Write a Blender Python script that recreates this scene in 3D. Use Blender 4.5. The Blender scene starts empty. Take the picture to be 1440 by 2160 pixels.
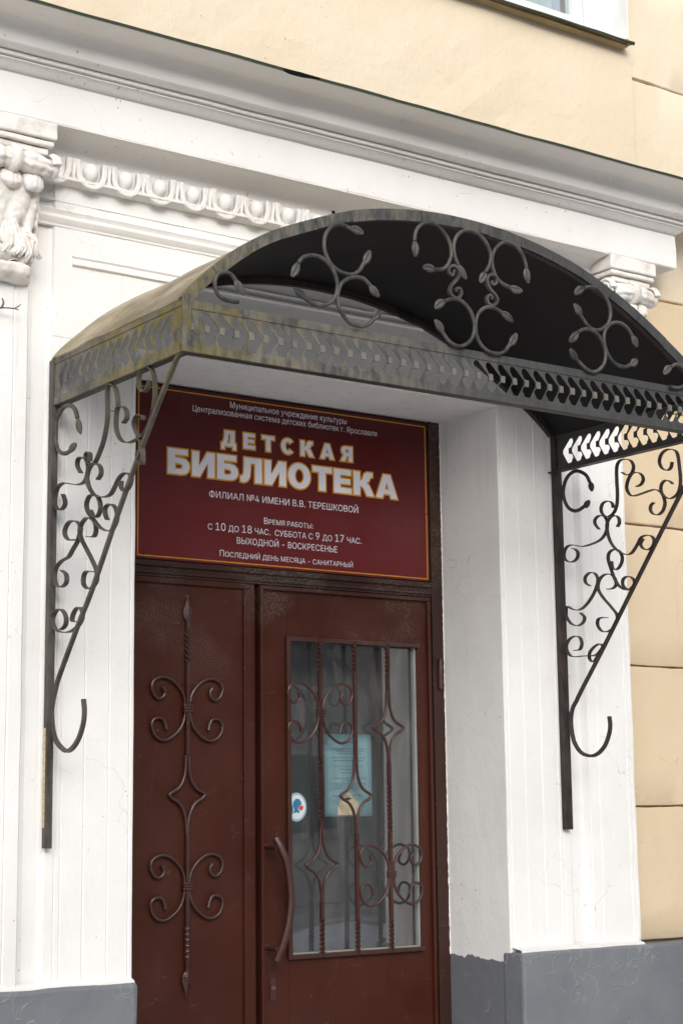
import bpy, bmesh, math, random, json
from mathutils import Vector, Matrix, noise
from mathutils.geometry import tessellate_polygon
random.seed(7)
SC = bpy.context.scene
COL = SC.collection
R = math.radians

# ---------------------------------------------------------------- camera
cam_d = bpy.data.cameras.new('camera'); cam = bpy.data.objects.new('camera', cam_d); COL.objects.link(cam)
YAW, PITCH, ROLL = 0.6194, 0.1687, -0.0118
fw = Vector((math.sin(YAW)*math.cos(PITCH), math.cos(YAW)*math.cos(PITCH), math.sin(PITCH)))
rt = Vector((math.cos(YAW), -math.sin(YAW), 0)); up = rt.cross(fw)
r2 = rt*math.cos(ROLL)+up*math.sin(ROLL); u2 = -rt*math.sin(ROLL)+up*math.cos(ROLL)
M = Matrix((r2, u2, -fw)).transposed().to_4x4(); M.translation = Vector((-2.6923, -4.8904, 1.6))
cam.matrix_world = M
cam_d.sensor_fit = 'VERTICAL'; cam_d.sensor_height = 36; cam_d.sensor_width = 24; cam_d.lens = 3766.5*36/2160
cam_d.clip_start = .05; cam_d.clip_end = 400
cam_d.dof.use_dof = True; cam_d.dof.focus_distance = 6.0; cam_d.dof.aperture_fstop = 7
SC.camera = cam

# ---------------------------------------------------------------- light
w = bpy.data.worlds.new('World'); SC.world = w; w.use_nodes = True
nt = w.node_tree; bg = nt.nodes['Background']
sky = nt.nodes.new('ShaderNodeTexSky'); sky.sky_type = 'NISHITA'; sky.sun_disc = False
sky.sun_elevation = R(25); sky.sun_rotation = R(200); sky.dust_density = 4; sky.ozone_density = 1.0; sky.air_density = 1.0
hs = nt.nodes.new('ShaderNodeHueSaturation'); hs.inputs['Saturation'].default_value = .34   # an overcast sky is nearly grey
nt.links.new(sky.outputs[0], hs.inputs['Color']); nt.links.new(hs.outputs[0], bg.inputs['Color'])
bg.inputs['Strength'].default_value = .15
sun_d = bpy.data.lights.new('sun', 'SUN'); sun = bpy.data.objects.new('sun', sun_d); COL.objects.link(sun)
sun_d.energy = 1.2; sun_d.angle = R(95); sun_d.color = (1, .985, .97)
sd = Vector((-.80, -.76, .50)).normalized()      # towards the sun: in front of the wall, a little to the left
sun.rotation_euler = sd.to_track_quat('Z', 'Y').to_euler(); sun.location = (-6, -10, 12)
SC.view_settings.view_transform = 'Standard'; SC.view_settings.look = 'None'
SC.view_settings.exposure = .56; SC.view_settings.gamma = 1; SC.view_settings.use_curve_mapping = False

# ---------------------------------------------------------------- helpers
def link(name, me, mats, parent=None):
    o = bpy.data.objects.new(name, me); COL.objects.link(o)
    if mats is not None:
        for m in (mats if isinstance(mats, (list, tuple)) else [mats]): me.materials.append(m)
    if parent: o.parent = parent
    return o
def obj(name, bm, mats, parent=None, smooth=False, angle=None):
    me = bpy.data.meshes.new(name)
    bmesh.ops.recalc_face_normals(bm, faces=bm.faces)
    if smooth:
        for f in bm.faces: f.smooth = True
        for e in bm.edges:
            if len(e.link_faces) == 2 and e.calc_face_angle(0) > (angle or .6): e.smooth = False
    bm.to_mesh(me); bm.free()
    return link(name, me, mats, parent)
def thing(name, label, cat, loc=(0, 0, 0), group=None):
    o = bpy.data.objects.new(name, None); COL.objects.link(o); o.location = loc
    o.empty_display_size = .1; o['label'] = label; o['category'] = cat
    if group: o['group'] = group
    return o
class Off:    # things whose Empty is not at the origin: children are built in world coordinates and shifted back
    pass
def settle(root):
    loc = root.location.copy()
    for ch in root.children:
        ch.location = ch.location - loc
def box(bm, x0, x1, y0, y1, z0, z1, mi=0):
    vs = [bm.verts.new(p) for p in ((x0,y0,z0),(x1,y0,z0),(x1,y1,z0),(x0,y1,z0),(x0,y0,z1),(x1,y0,z1),(x1,y1,z1),(x0,y1,z1))]
    for f in ((0,3,2,1),(4,5,6,7),(0,1,5,4),(1,2,6,5),(2,3,7,6),(3,0,4,7)):
        fc = bm.faces.new([vs[i] for i in f]); fc.material_index = mi
def bbox(x0, x1, y0, y1, z0, z1, bev=0.0, seg=2):
    bm = bmesh.new(); box(bm, x0, x1, y0, y1, z0, z1)
    if bev: bmesh.ops.bevel(bm, geom=bm.edges[:], offset=bev, segments=seg, affect='EDGES', profile=.6)
    return bm
def rough_box(x0, x1, y0, y1, z0, z1, bev=.006, step=.07, amp=.0025, seed=0):
    """a plastered box: bevelled, cut up and slightly uneven"""
    bm = bmesh.new(); box(bm, x0, x1, y0, y1, z0, z1)
    for ax, a, b in ((0, x0, x1), (1, y0, y1), (2, z0, z1)):
        n = min(60, int((b-a)/step))
        for k in range(1, n+1):
            co = [0, 0, 0]; co[ax] = a+(b-a)*k/(n+1); no = [0, 0, 0]; no[ax] = 1
            bmesh.ops.bisect_plane(bm, geom=bm.verts[:]+bm.edges[:]+bm.faces[:], plane_co=co, plane_no=no)
    es = [e for e in bm.edges if len(e.link_faces) == 2 and e.calc_face_angle(0) > 1]
    if bev: bmesh.ops.bevel(bm, geom=es, offset=bev, segments=2, affect='EDGES', profile=.5)
    for v in bm.verts:
        p = v.co*9+Vector((seed*7.3, 0, 0))
        v.co += Vector((noise.noise(p), noise.noise(p+Vector((31, 0, 0))), noise.noise(p+Vector((0, 57, 0)))))*amp
    return bm
def catmull(P, sub=6):
    P = [Vector(p) for p in P]; out = []
    for i in range(len(P)-1):
        a = P[i-1] if i else P[0]*2-P[1]; b = P[i]; c = P[i+1]; d = P[i+2] if i+2 < len(P) else P[-1]*2-P[-2]
        for k in range(sub):
            t = k/sub
            out.append(.5*((2*b)+(c-a)*t+(2*a-5*b+4*c-d)*t*t+(3*b-a-3*c+d)*t**3))
    out.append(P[-1]); return out
def sweep(bm, path, N, prof, scale=None, twist=None, cap=True):
    """closed 2-D profile (a along N, b along the in-plane normal) carried along a path"""
    N = Vector(N).normalized(); rings = []; n = len(path)
    for i, p in enumerate(path):
        t = (path[min(i+1, n-1)]-path[max(i-1, 0)]).normalized()
        B = N.cross(t)
        B = B.normalized() if B.length > 1e-6 else Vector((1, 0, 0))
        N2 = t.cross(B).normalized()
        s = scale[i] if scale else 1; sa, sb = s if isinstance(s, tuple) else (s, s)
        th = twist[i] if twist else 0; c, q = math.cos(th), math.sin(th)
        rings.append([bm.verts.new(p+N2*((a*c-b*q)*sa)+B*((a*q+b*c)*sb)) for a, b in prof])
    m = len(prof)
    for i in range(n-1):
        for k in range(m):
            bm.faces.new((rings[i][k], rings[i][(k+1) % m], rings[i+1][(k+1) % m], rings[i+1][k]))
    if cap:
        bm.faces.new(rings[0]); bm.faces.new(rings[-1][::-1])
def circ(r, n=8, ry=None):
    return [(r*math.cos(2*math.pi*k/n), (ry or r)*math.sin(2*math.pi*k/n)) for k in range(n)]
def rect(a, b): return [(-a, -b), (a, -b), (a, b), (-a, b)]
def plate(bm, loops, fn, th=0.0, mi=0):
    """flat sheet with holes: loops of (u, v), fn(u, v, w) -> point"""
    tris = tessellate_polygon([[Vector((u, v, 0)) for u, v in L] for L in loops])
    flat = [p for L in loops for p in L]
    A = [bm.verts.new(fn(u, v, 0)) for u, v in flat]
    for t in tris:
        try: bm.faces.new([A[i] for i in t]).material_index = mi
        except ValueError: pass
    if th:
        Bv = [bm.verts.new(fn(u, v, th)) for u, v in flat]
        for t in tris:
            try: bm.faces.new([Bv[i] for i in t[::-1]]).material_index = mi
            except ValueError: pass
        k = 0
        for L in loops:
            m = len(L)
            for i in range(m):
                try: bm.faces.new((A[k+i], A[k+(i+1) % m], Bv[k+(i+1) % m], Bv[k+i])).material_index = mi
                except ValueError: pass
            k += m
def extrude_profile(prof, z0, z1, closed=True, zs=None):
    """(x, y) outline carried straight up"""
    bm = bmesh.new(); zs = zs or [z0, z1]; rings = []
    for z in zs: rings.append([bm.verts.new((x, y, z)) for x, y in prof])
    m = len(prof)
    for a, b in zip(rings, rings[1:]):
        for k in range(m if closed else m-1):
            bm.faces.new((a[k], a[(k+1) % m], b[(k+1) % m], b[k]))
    bm.faces.new(rings[0][::-1]); bm.faces.new(rings[-1])
    return bm

# ---------------------------------------------------------------- materials
class NT:
    def __init__(s, name):
        s.m = bpy.data.materials.new(name); s.m.use_nodes = True; s.t = s.m.node_tree; s.b = s.t.nodes['Principled BSDF']
        s.tc = s.n('ShaderNodeTexCoord'); s.geo = s.n('ShaderNodeNewGeometry'); s.P = s.geo.outputs['Position']
    def n(s, ty, **k):
        x = s.t.nodes.new(ty)
        for a, b in k.items(): setattr(x, a, b)
        return x
    def l(s, a, b): s.t.links.new(a, b)
    def val(s, sock, v):
        if hasattr(v, 'is_linked') or isinstance(v, bpy.types.NodeSocket): s.l(v, sock)
        else: sock.default_value = v
    def mapping(s, scale=(1, 1, 1), loc=(0, 0, 0)):
        m = s.n('ShaderNodeMapping'); s.l(s.P, m.inputs[0]); m.inputs['Scale'].default_value = scale; m.inputs['Location'].default_value = loc
        return m.outputs[0]
    def noise(s, scale, detail=4, rough=.55, vec=None, dist=0):
        x = s.n('ShaderNodeTexNoise'); x.inputs['Scale'].default_value = scale; x.inputs['Detail'].default_value = detail
        x.inputs['Roughness'].default_value = rough; x.inputs['Distortion'].default_value = dist
        s.l(vec or s.P, x.inputs['Vector']); return x.outputs['Fac']
    def ramp(s, f, a, b, lo=0.0, hi=1.0):
        x = s.n('ShaderNodeMapRange'); x.interpolation_type = 'SMOOTHSTEP'
        s.l(f, x.inputs[0]); x.inputs[1].default_value = a; x.inputs[2].default_value = b; x.inputs[3].default_value = lo; x.inputs[4].default_value = hi
        return x.outputs[0]
    def math(s, op, a, b=0.0):
        x = s.n('ShaderNodeMath', operation=op); s.val(x.inputs[0], a); s.val(x.inputs[1], b); return x.outputs[0]
    def mix(s, f, a, b):
        x = s.n('ShaderNodeMix', data_type='RGBA'); s.val(x.inputs[0], f)
        for sock, v in ((x.inputs[6], a), (x.inputs[7], b)):
            if isinstance(v, tuple): sock.default_value = (*v, 1)[:4]
            else: s.l(v, sock)
        return x.outputs[2]
    def sep(s):
        x = s.n('ShaderNodeSeparateXYZ'); s.l(s.P, x.inputs[0]); return x.outputs
    def bump(s, h, dist, strength=1.0, prev=None):
        x = s.n('ShaderNodeBump'); x.inputs['Distance'].default_value = dist; x.inputs['Strength'].default_value = strength
        s.l(h, x.inputs['Height'])
        if prev is not None: s.l(prev, x.inputs['Normal'])
        return x.outputs[0]
    def done(s, col, rough=.6, nrm=None, metal=0.0, spec=None):
        if isinstance(col, tuple): s.b.inputs['Base Color'].default_value = (*col, 1)
        else: s.l(col, s.b.inputs['Base Color'])
        s.val(s.b.inputs['Roughness'], rough); s.b.inputs['Metallic'].default_value = metal
        if spec is not None: s.b.inputs['Specular IOR Level'].default_value = spec
        if nrm is not None: s.l(nrm, s.b.inputs['Normal'])
        return s.m

def plaster(name, base, dirt_and_creases, amt=.5, rough=.75, speck=True, streak=.5, brush=1.0, gray_z=None, gray=None, cracks=False):
    t = NT(name)
    big = t.noise(1.7, 5, .6); f = t.ramp(big, .38, .72)
    col = t.mix(t.math('MULTIPLY', f, .35*amt), base, dirt_and_creases)
    vs = t.mapping((16, 16, .8)); st = t.math('MULTIPLY', t.ramp(t.noise(1.6, 6, .65, vs), .56, .82), t.ramp(t.noise(1.1, 3), .48, .62))
    col = t.mix(t.math('MULTIPLY', st, streak*amt*1.3), col, dirt_and_creases)
    hor = t.mapping((2.0, 2.0, 9)); hz = t.ramp(t.noise(2.2, 5, .7, hor), .60, .78)
    col = t.mix(t.math('MULTIPLY', hz, .25*amt), col, dirt_and_creases)
    if gray_z is not None:    # grey-green run-off streaks where the canopy meets the wall
        z_ = t.sep()[2]; rs = t.ramp(t.noise(1.5, 6, .7, t.mapping((14, 14, .9), (5, 0, 0))), .50, .70)
        col = t.mix(t.math('MULTIPLY', t.math('MULTIPLY', rs, t.ramp(z_, 2.55, 3.0)), t.ramp(z_, 3.0, 3.2, .42, .0)), col, (.42, .43, .39))
    if speck:
        sp = t.ramp(t.noise(62, 2, .5), .70, .73); patch = t.ramp(t.noise(5, 3), .46, .60)
        col = t.mix(t.math('MULTIPLY', t.math('MULTIPLY', sp, patch), .55), col, (.16, .14, .12))
    if gray_z is not None:
        z = t.sep()[2]; zz = t.math('ADD', z, t.math('MULTIPLY', t.math('SUBTRACT', t.noise(38, 4, .7, t.mapping((1, 1, .35))), .5), .035))
        zz = t.math('ADD', zz, t.math('MULTIPLY', t.math('SUBTRACT', t.noise(7, 2), .5), .05))
        g = t.ramp(zz, gray_z-.0015, gray_z+.0015, 1, 0); col = t.mix(g, col, gray)
    br = t.noise(90, 3, .6, t.mapping((1, 1, .20)))
    n = t.bump(t.noise(11, 6, .6), .008, .6*brush)
    n = t.bump(br, .0016, .5*brush, n)
    n = t.bump(t.noise(260, 2, .5), .0006, .6*brush, n)
    pit = t.ramp(t.noise(48, 3, .6), .66, .74); n = t.bump(pit, .002, -.35*brush, n)
    if cracks:
        v = t.n('ShaderNodeTexVoronoi', feature='DISTANCE_TO_EDGE'); v.inputs['Scale'].default_value = 3.1
        wv = t.n('ShaderNodeVectorMath', operation='ADD'); t.l(t.P, wv.inputs[0])
        nn = t.n('ShaderNodeTexNoise'); nn.inputs['Scale'].default_value = 6; t.l(t.P, nn.inputs['Vector']); sc = t.n('ShaderNodeVectorMath', operation='SCALE'); sc.inputs['Scale'].default_value = .35
        t.l(nn.outputs['Color'], sc.inputs[0]); t.l(sc.outputs[0], wv.inputs[1]); t.l(wv.outputs[0], v.inputs['Vector'])
        c = t.math('MULTIPLY', t.ramp(v.outputs['Distance'], 0, .006, 1, 0), t.ramp(t.noise(2.1, 2), .54, .60))
        n = t.bump(c, .004, -.6, n); col = t.mix(t.math('MULTIPLY', c, .65), col, dirt_and_creases)
    return t.done(col, rough, n, spec=.3)

WHITE = plaster('white_plaster', (.80, .80, .79), (.47, .44, .40), .55, gray_z=1.098, gray=(.150, .160, .178), cracks=True)
WHITE_ORN = plaster('white_moulding_paint', (.78, .77, .755), (.45, .41, .36), .55, streak=.3, brush=1.0)
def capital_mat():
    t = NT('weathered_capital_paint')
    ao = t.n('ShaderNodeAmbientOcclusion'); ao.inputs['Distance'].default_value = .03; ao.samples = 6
    dirt_and_creases = t.ramp(ao.outputs['AO'], .35, .8, 1, 0)  # ambient occlusion mask of the creases, mixed in as a darker brown
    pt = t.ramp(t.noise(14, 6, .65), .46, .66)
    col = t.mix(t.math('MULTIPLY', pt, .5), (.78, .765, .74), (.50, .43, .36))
    col = t.mix(t.math('MULTIPLY', dirt_and_creases, .28), col, (.30, .24, .19))
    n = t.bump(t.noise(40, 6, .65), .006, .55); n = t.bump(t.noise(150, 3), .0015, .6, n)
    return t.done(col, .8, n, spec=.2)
CAPM = capital_mat()
YELLOW = plaster('yellow_plaster', (.665, .54, .375), (.50, .39, .24), .8, cracks=True, brush=1.5)
YELLOW_SKYLIT = plaster('skylit_yellow_plaster', (.70, .605, .465), (.60, .48, .33), .8, cracks=True, brush=1.5)  # the same plaster higher up, with its extra sky light in the colour
def grey_paint():
    t = NT('grey_plinth_paint')
    f = t.ramp(t.noise(2.3, 5, .6), .35, .7)
    col = t.mix(f, (.135, .147, .165), (.175, .188, .203))
    c = t.n('ShaderNodeTexVoronoi', feature='DISTANCE_TO_EDGE'); c.inputs['Scale'].default_value = 13
    wv = t.n('ShaderNodeVectorMath', operation='ADD'); t.l(t.P, wv.inputs[0]); nn = t.n('ShaderNodeTexNoise'); nn.inputs['Scale'].default_value = 14
    t.l(t.P, nn.inputs['Vector']); sc = t.n('ShaderNodeVectorMath', operation='SCALE'); sc.inputs['Scale'].default_value = .12
    t.l(nn.outputs['Color'], sc.inputs[0]); t.l(sc.outputs[0], wv.inputs[1]); t.l(wv.outputs[0], c.inputs['Vector'])
    k = t.math('MULTIPLY', t.ramp(c.outputs['Distance'], 0, .05, 1, 0), t.ramp(t.noise(3.3, 2), .52, .6))
    col = t.mix(t.math('MULTIPLY', k, .35), col, (.32, .34, .36))
    n = t.bump(t.noise(12, 5), .008, .5); n = t.bump(k, .004, .5, n); n = t.bump(t.noise(130, 3), .0012, .6, n)
    return t.done(col, .6, n)
GREY = grey_paint()
def door_paint(name, a, b, rough=.42, dust=.5, spec=.22):
    t = NT(name)
    col = t.mix(t.ramp(t.noise(3, 5, .6), .35, .7), a, b)
    z = t.sep()[2]
    patch = t.math('MULTIPLY', t.ramp(t.noise(3.4, 5, .65), .46, .64), t.ramp(z, 1.95, 2.35))
    dots = t.ramp(t.noise(230, 2, .6), .46, .62)
    col = t.mix(t.math('MULTIPLY', t.math('MULTIPLY', patch, dots), dust), col, (.22, .185, .165))
    sp = t.math('MULTIPLY', t.ramp(t.noise(95, 1), .765, .785), t.ramp(t.noise(4, 2), .5, .6)); col = t.mix(t.math('MULTIPLY', sp, .5), col, (.35, .3, .27))
    # thin scratches, and darker hand grease round the handle height
    wav = t.noise(2.2, 3, .6, t.mapping((1.1, 1, 5), (3, 0, 1))); scr = t.ramp(t.math('ABSOLUTE', t.math('SUBTRACT', wav, .5)), 0, .0022, 1, 0)
    scr = t.math('MULTIPLY', scr, t.ramp(t.noise(9, 2), .56, .66)); col = t.mix(t.math('MULTIPLY', scr, .5), col, (.24, .17, .14))
    drip = t.math('MULTIPLY', t.ramp(t.noise(1.4, 5, .7, t.mapping((26, 26, 1.2))), .60, .74), t.ramp(t.noise(2, 2), .45, .6)); col = t.mix(t.math('MULTIPLY', drip, .25), col, (.12, .065, .05))
    n = t.bump(t.noise(240, 3, .6), .0006, .9); n = t.bump(t.noise(22, 4), .0022, .7, n)
    rg = t.math('ADD', rough-.10, t.math('ADD', t.math('MULTIPLY', patch, .2), t.math('MULTIPLY', t.ramp(t.noise(4.5, 4, .7), .3, .7), .22)))
    return t.done(col, rg, n, spec=spec)
BROWN = door_paint('brown_door_paint', (.046, .0118, .0066), (.057, .0150, .0084), dust=.35, rough=.38, spec=.26)
BROWN_DK = door_paint('dark_brown_frame_paint', (.034, .016, .013), (.045, .019, .014), .5)
BROWN_IRON = door_paint('brown_iron_paint', (.040, .0125, .0095), (.054, .018, .014), .34, .2, .55)
def metal(name, dark, dust, moss, moss_mode, rough=.65):
    t = NT(name); x, y, z = t.sep()
    n1 = t.noise(9, 6, .65); n2 = t.noise(45, 5, .7, t.mapping((1, 1, .3)))
    mask = t.ramp(t.math('ADD', t.math('MULTIPLY', n1, .5), t.math('MULTIPLY', n2, .5)), .38, .60)
    if moss_mode == 'canopy':
        # lichen and dust thin out from the weather corner on the left to the sheltered right end
        gx = t.ramp(x, -.25, 1.3, 1, .12); mask = t.math('MULTIPLY', mask, gx)
    col = t.mix(mask, dark, dust)
    if moss_mode:
        d = t.n('ShaderNodeVectorMath', operation='DISTANCE'); t.l(t.P, d.inputs[0]); d.inputs[1].default_value = (-.30, -.62, 2.98)
        near = t.ramp(d.outputs['Value'], .05, .55, 1, .0)
        mm = t.math('MULTIPLY', t.ramp(t.noise(16, 5, .65), .38, .60), near)
        col = t.mix(t.math('MULTIPLY', mm, .85), col, moss)
        spots = t.ramp(t.noise(26, 4, .6), .62, .68); col = t.mix(t.math('MULTIPLY', spots, .12), col, moss)
    # rust blooms, and dust runs that end in drips along the lower rail
    ru = t.ramp(t.noise(13, 6, .7, t.mapping((1, 1, .6), (2, 7, 1))), .63, .72); col = t.mix(t.math('MULTIPLY', ru, .55), col, (.095, .050, .030))
    dr = t.ramp(t.noise(2.0, 5, .7, t.mapping((60, 60, 3))), .52, .62); col = t.mix(t.math('MULTIPLY', dr, .30), col, tuple(v*.35 for v in dark))
    n = t.bump(t.noise(70, 5, .65), .0012, .7)
    return t.done(col, rough, n, metal=0.0, spec=.35)
METAL = metal('weathered_grey_metal', (.040, .044, .046), (.165, .150, .122), (.145, .12, .03), 'canopy')
METAL_ARCH = metal('arch_iron_paint', (.026, .028, .029), (.085, .080, .070), (.24, .21, .07), None, .48)
METAL_BR = metal('bracket_iron_paint', (.055, .043, .040), (.115, .098, .086), (.2, .18, .06), None, .5)
METAL_BR_L = metal('mossy_bracket_iron_paint', (.040, .033, .031), (.085, .075, .066), (.085, .08, .03), 'bracket', .55)
METAL_DK = metal('black_bracket_iron_paint', (.018, .014, .013), (.05, .035, .03), (.2, .18, .06), None, .55)
def roof_top():
    t = NT('mossy_roof_sheet')
    f = t.ramp(t.noise(5, 6, .65, t.mapping((1, .5, 1))), .35, .68)
    col = t.mix(f, (.16, .135, .10), (.40, .35, .27))
    col = t.mix(t.math('MULTIPLY', t.ramp(t.noise(11, 5, .7), .48, .7), .6), col, (.22, .20, .07))
    n = t.bump(t.noise(30, 6, .7), .003, .7)
    return t.done(col, .85, n, spec=.2)
ROOF = roof_top()
def plain(name, c, rough=.6, spec=None, bump=0.0):
    t = NT(name); col = t.mix(t.ramp(t.noise(6, 4), .35, .7), tuple(v*.9 for v in c), tuple(min(1, v*1.08) for v in c))
    n = t.bump(t.noise(80, 4), .001, .6) if bump else None
    return t.done(col, rough, n, spec=spec)
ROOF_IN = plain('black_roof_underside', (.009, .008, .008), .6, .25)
BLACK = plain('black_gap', (.006, .005, .005), .9, .1)
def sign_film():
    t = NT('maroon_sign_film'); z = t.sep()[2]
    # the colour runs from dark maroon at the top to a lighter wine red at the bottom
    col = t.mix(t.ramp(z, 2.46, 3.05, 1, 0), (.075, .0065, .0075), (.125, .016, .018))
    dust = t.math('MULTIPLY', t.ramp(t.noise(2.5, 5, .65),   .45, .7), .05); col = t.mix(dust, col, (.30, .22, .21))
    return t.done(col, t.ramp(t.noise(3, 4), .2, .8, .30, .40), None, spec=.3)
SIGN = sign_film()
SIGN_Y = plain('amber_print', (.62, .30, .022), .35)
SIGN_W = plain('lilac_white_print', (.70, .70, .78), .35)
PAPER = plain('pale_blue_paper', (.50, .84, .93), .7); INK = plain('faded_ink', (.17, .30, .36), .7)
ST_W = plain('sticker_white', (.62, .70, .74), .4); ST_B = plain('sticker_blue', (.03, .19, .32), .4); ST_R = plain('sticker_red', (.55, .07, .07), .4)
ST_RING = plain('sticker_ring', (.28, .42, .50), .4); CREAM = plain('cream_reflection', (.72, .60, .40), .6)
GREEN = plain('green_flashing', (.022, .034, .016), .75)
TAN = plain('sill_underside_paint', (.32, .24, .12), .7, bump=1)
WINW = plain('white_window_paint', (.78, .79, .80), .4); CURT = plain('net_curtain', (.62, .65, .68), .9)
TWIG = plain('dry_twig_bark', (.14, .105, .09), .9, bump=1)
STEEL = plain('dull_steel', (.12, .07, .06), .4); HALL = plain('hall_paint', (.24, .24, .235), .8)
def glass(name, ior=1.55, boost=0.0, tint=(.88, .93, .93)):
    t = NT(name); t.t.nodes.remove(t.b); out = t.t.nodes['Material Output']
    tr = t.n('ShaderNodeBsdfTransparent'); tr.inputs[0].default_value = (*tint, 1); gl = t.n('ShaderNodeBsdfGlossy'); gl.inputs['Roughness'].default_value = .0
    fr = t.n('ShaderNodeFresnel'); fr.inputs[0].default_value = ior
    f = t.math('ADD', fr.outputs[0], boost); f = t.math('MULTIPLY', f, t.math('SUBTRACT', 1.0, t.geo.outputs['Backfacing']))
    n = t.bump(t.noise(3.0, 2), .002, .25); t.l(n, gl.inputs['Normal'])
    mx = t.n('ShaderNodeMixShader'); t.l(f, mx.inputs[0]); t.l(tr.outputs[0], mx.inputs[1]); t.l(gl.outputs[0], mx.inputs[2])
    df = t.n('ShaderNodeBsdfDiffuse'); df.inputs[0].default_value = (.6, .6, .6, 1); m2 = t.n('ShaderNodeMixShader')
    sm = t.math('ADD', .012, t.math('MULTIPLY', t.ramp(t.noise(5, 6, .7, t.mapping((2.5, 1, .7))), .45, .75), .06)); t.l(sm, m2.inputs[0]); t.l(mx.outputs[0], m2.inputs[1]); t.l(df.outputs[0], m2.inputs[2]); t.l(m2.outputs[0], out.inputs[0])
    return t.m
GLASS = glass('door_glass', 1.6, .17, (.985, .99, .99)); GLASS_UP = glass('window_glass', 1.6, .12)

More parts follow.
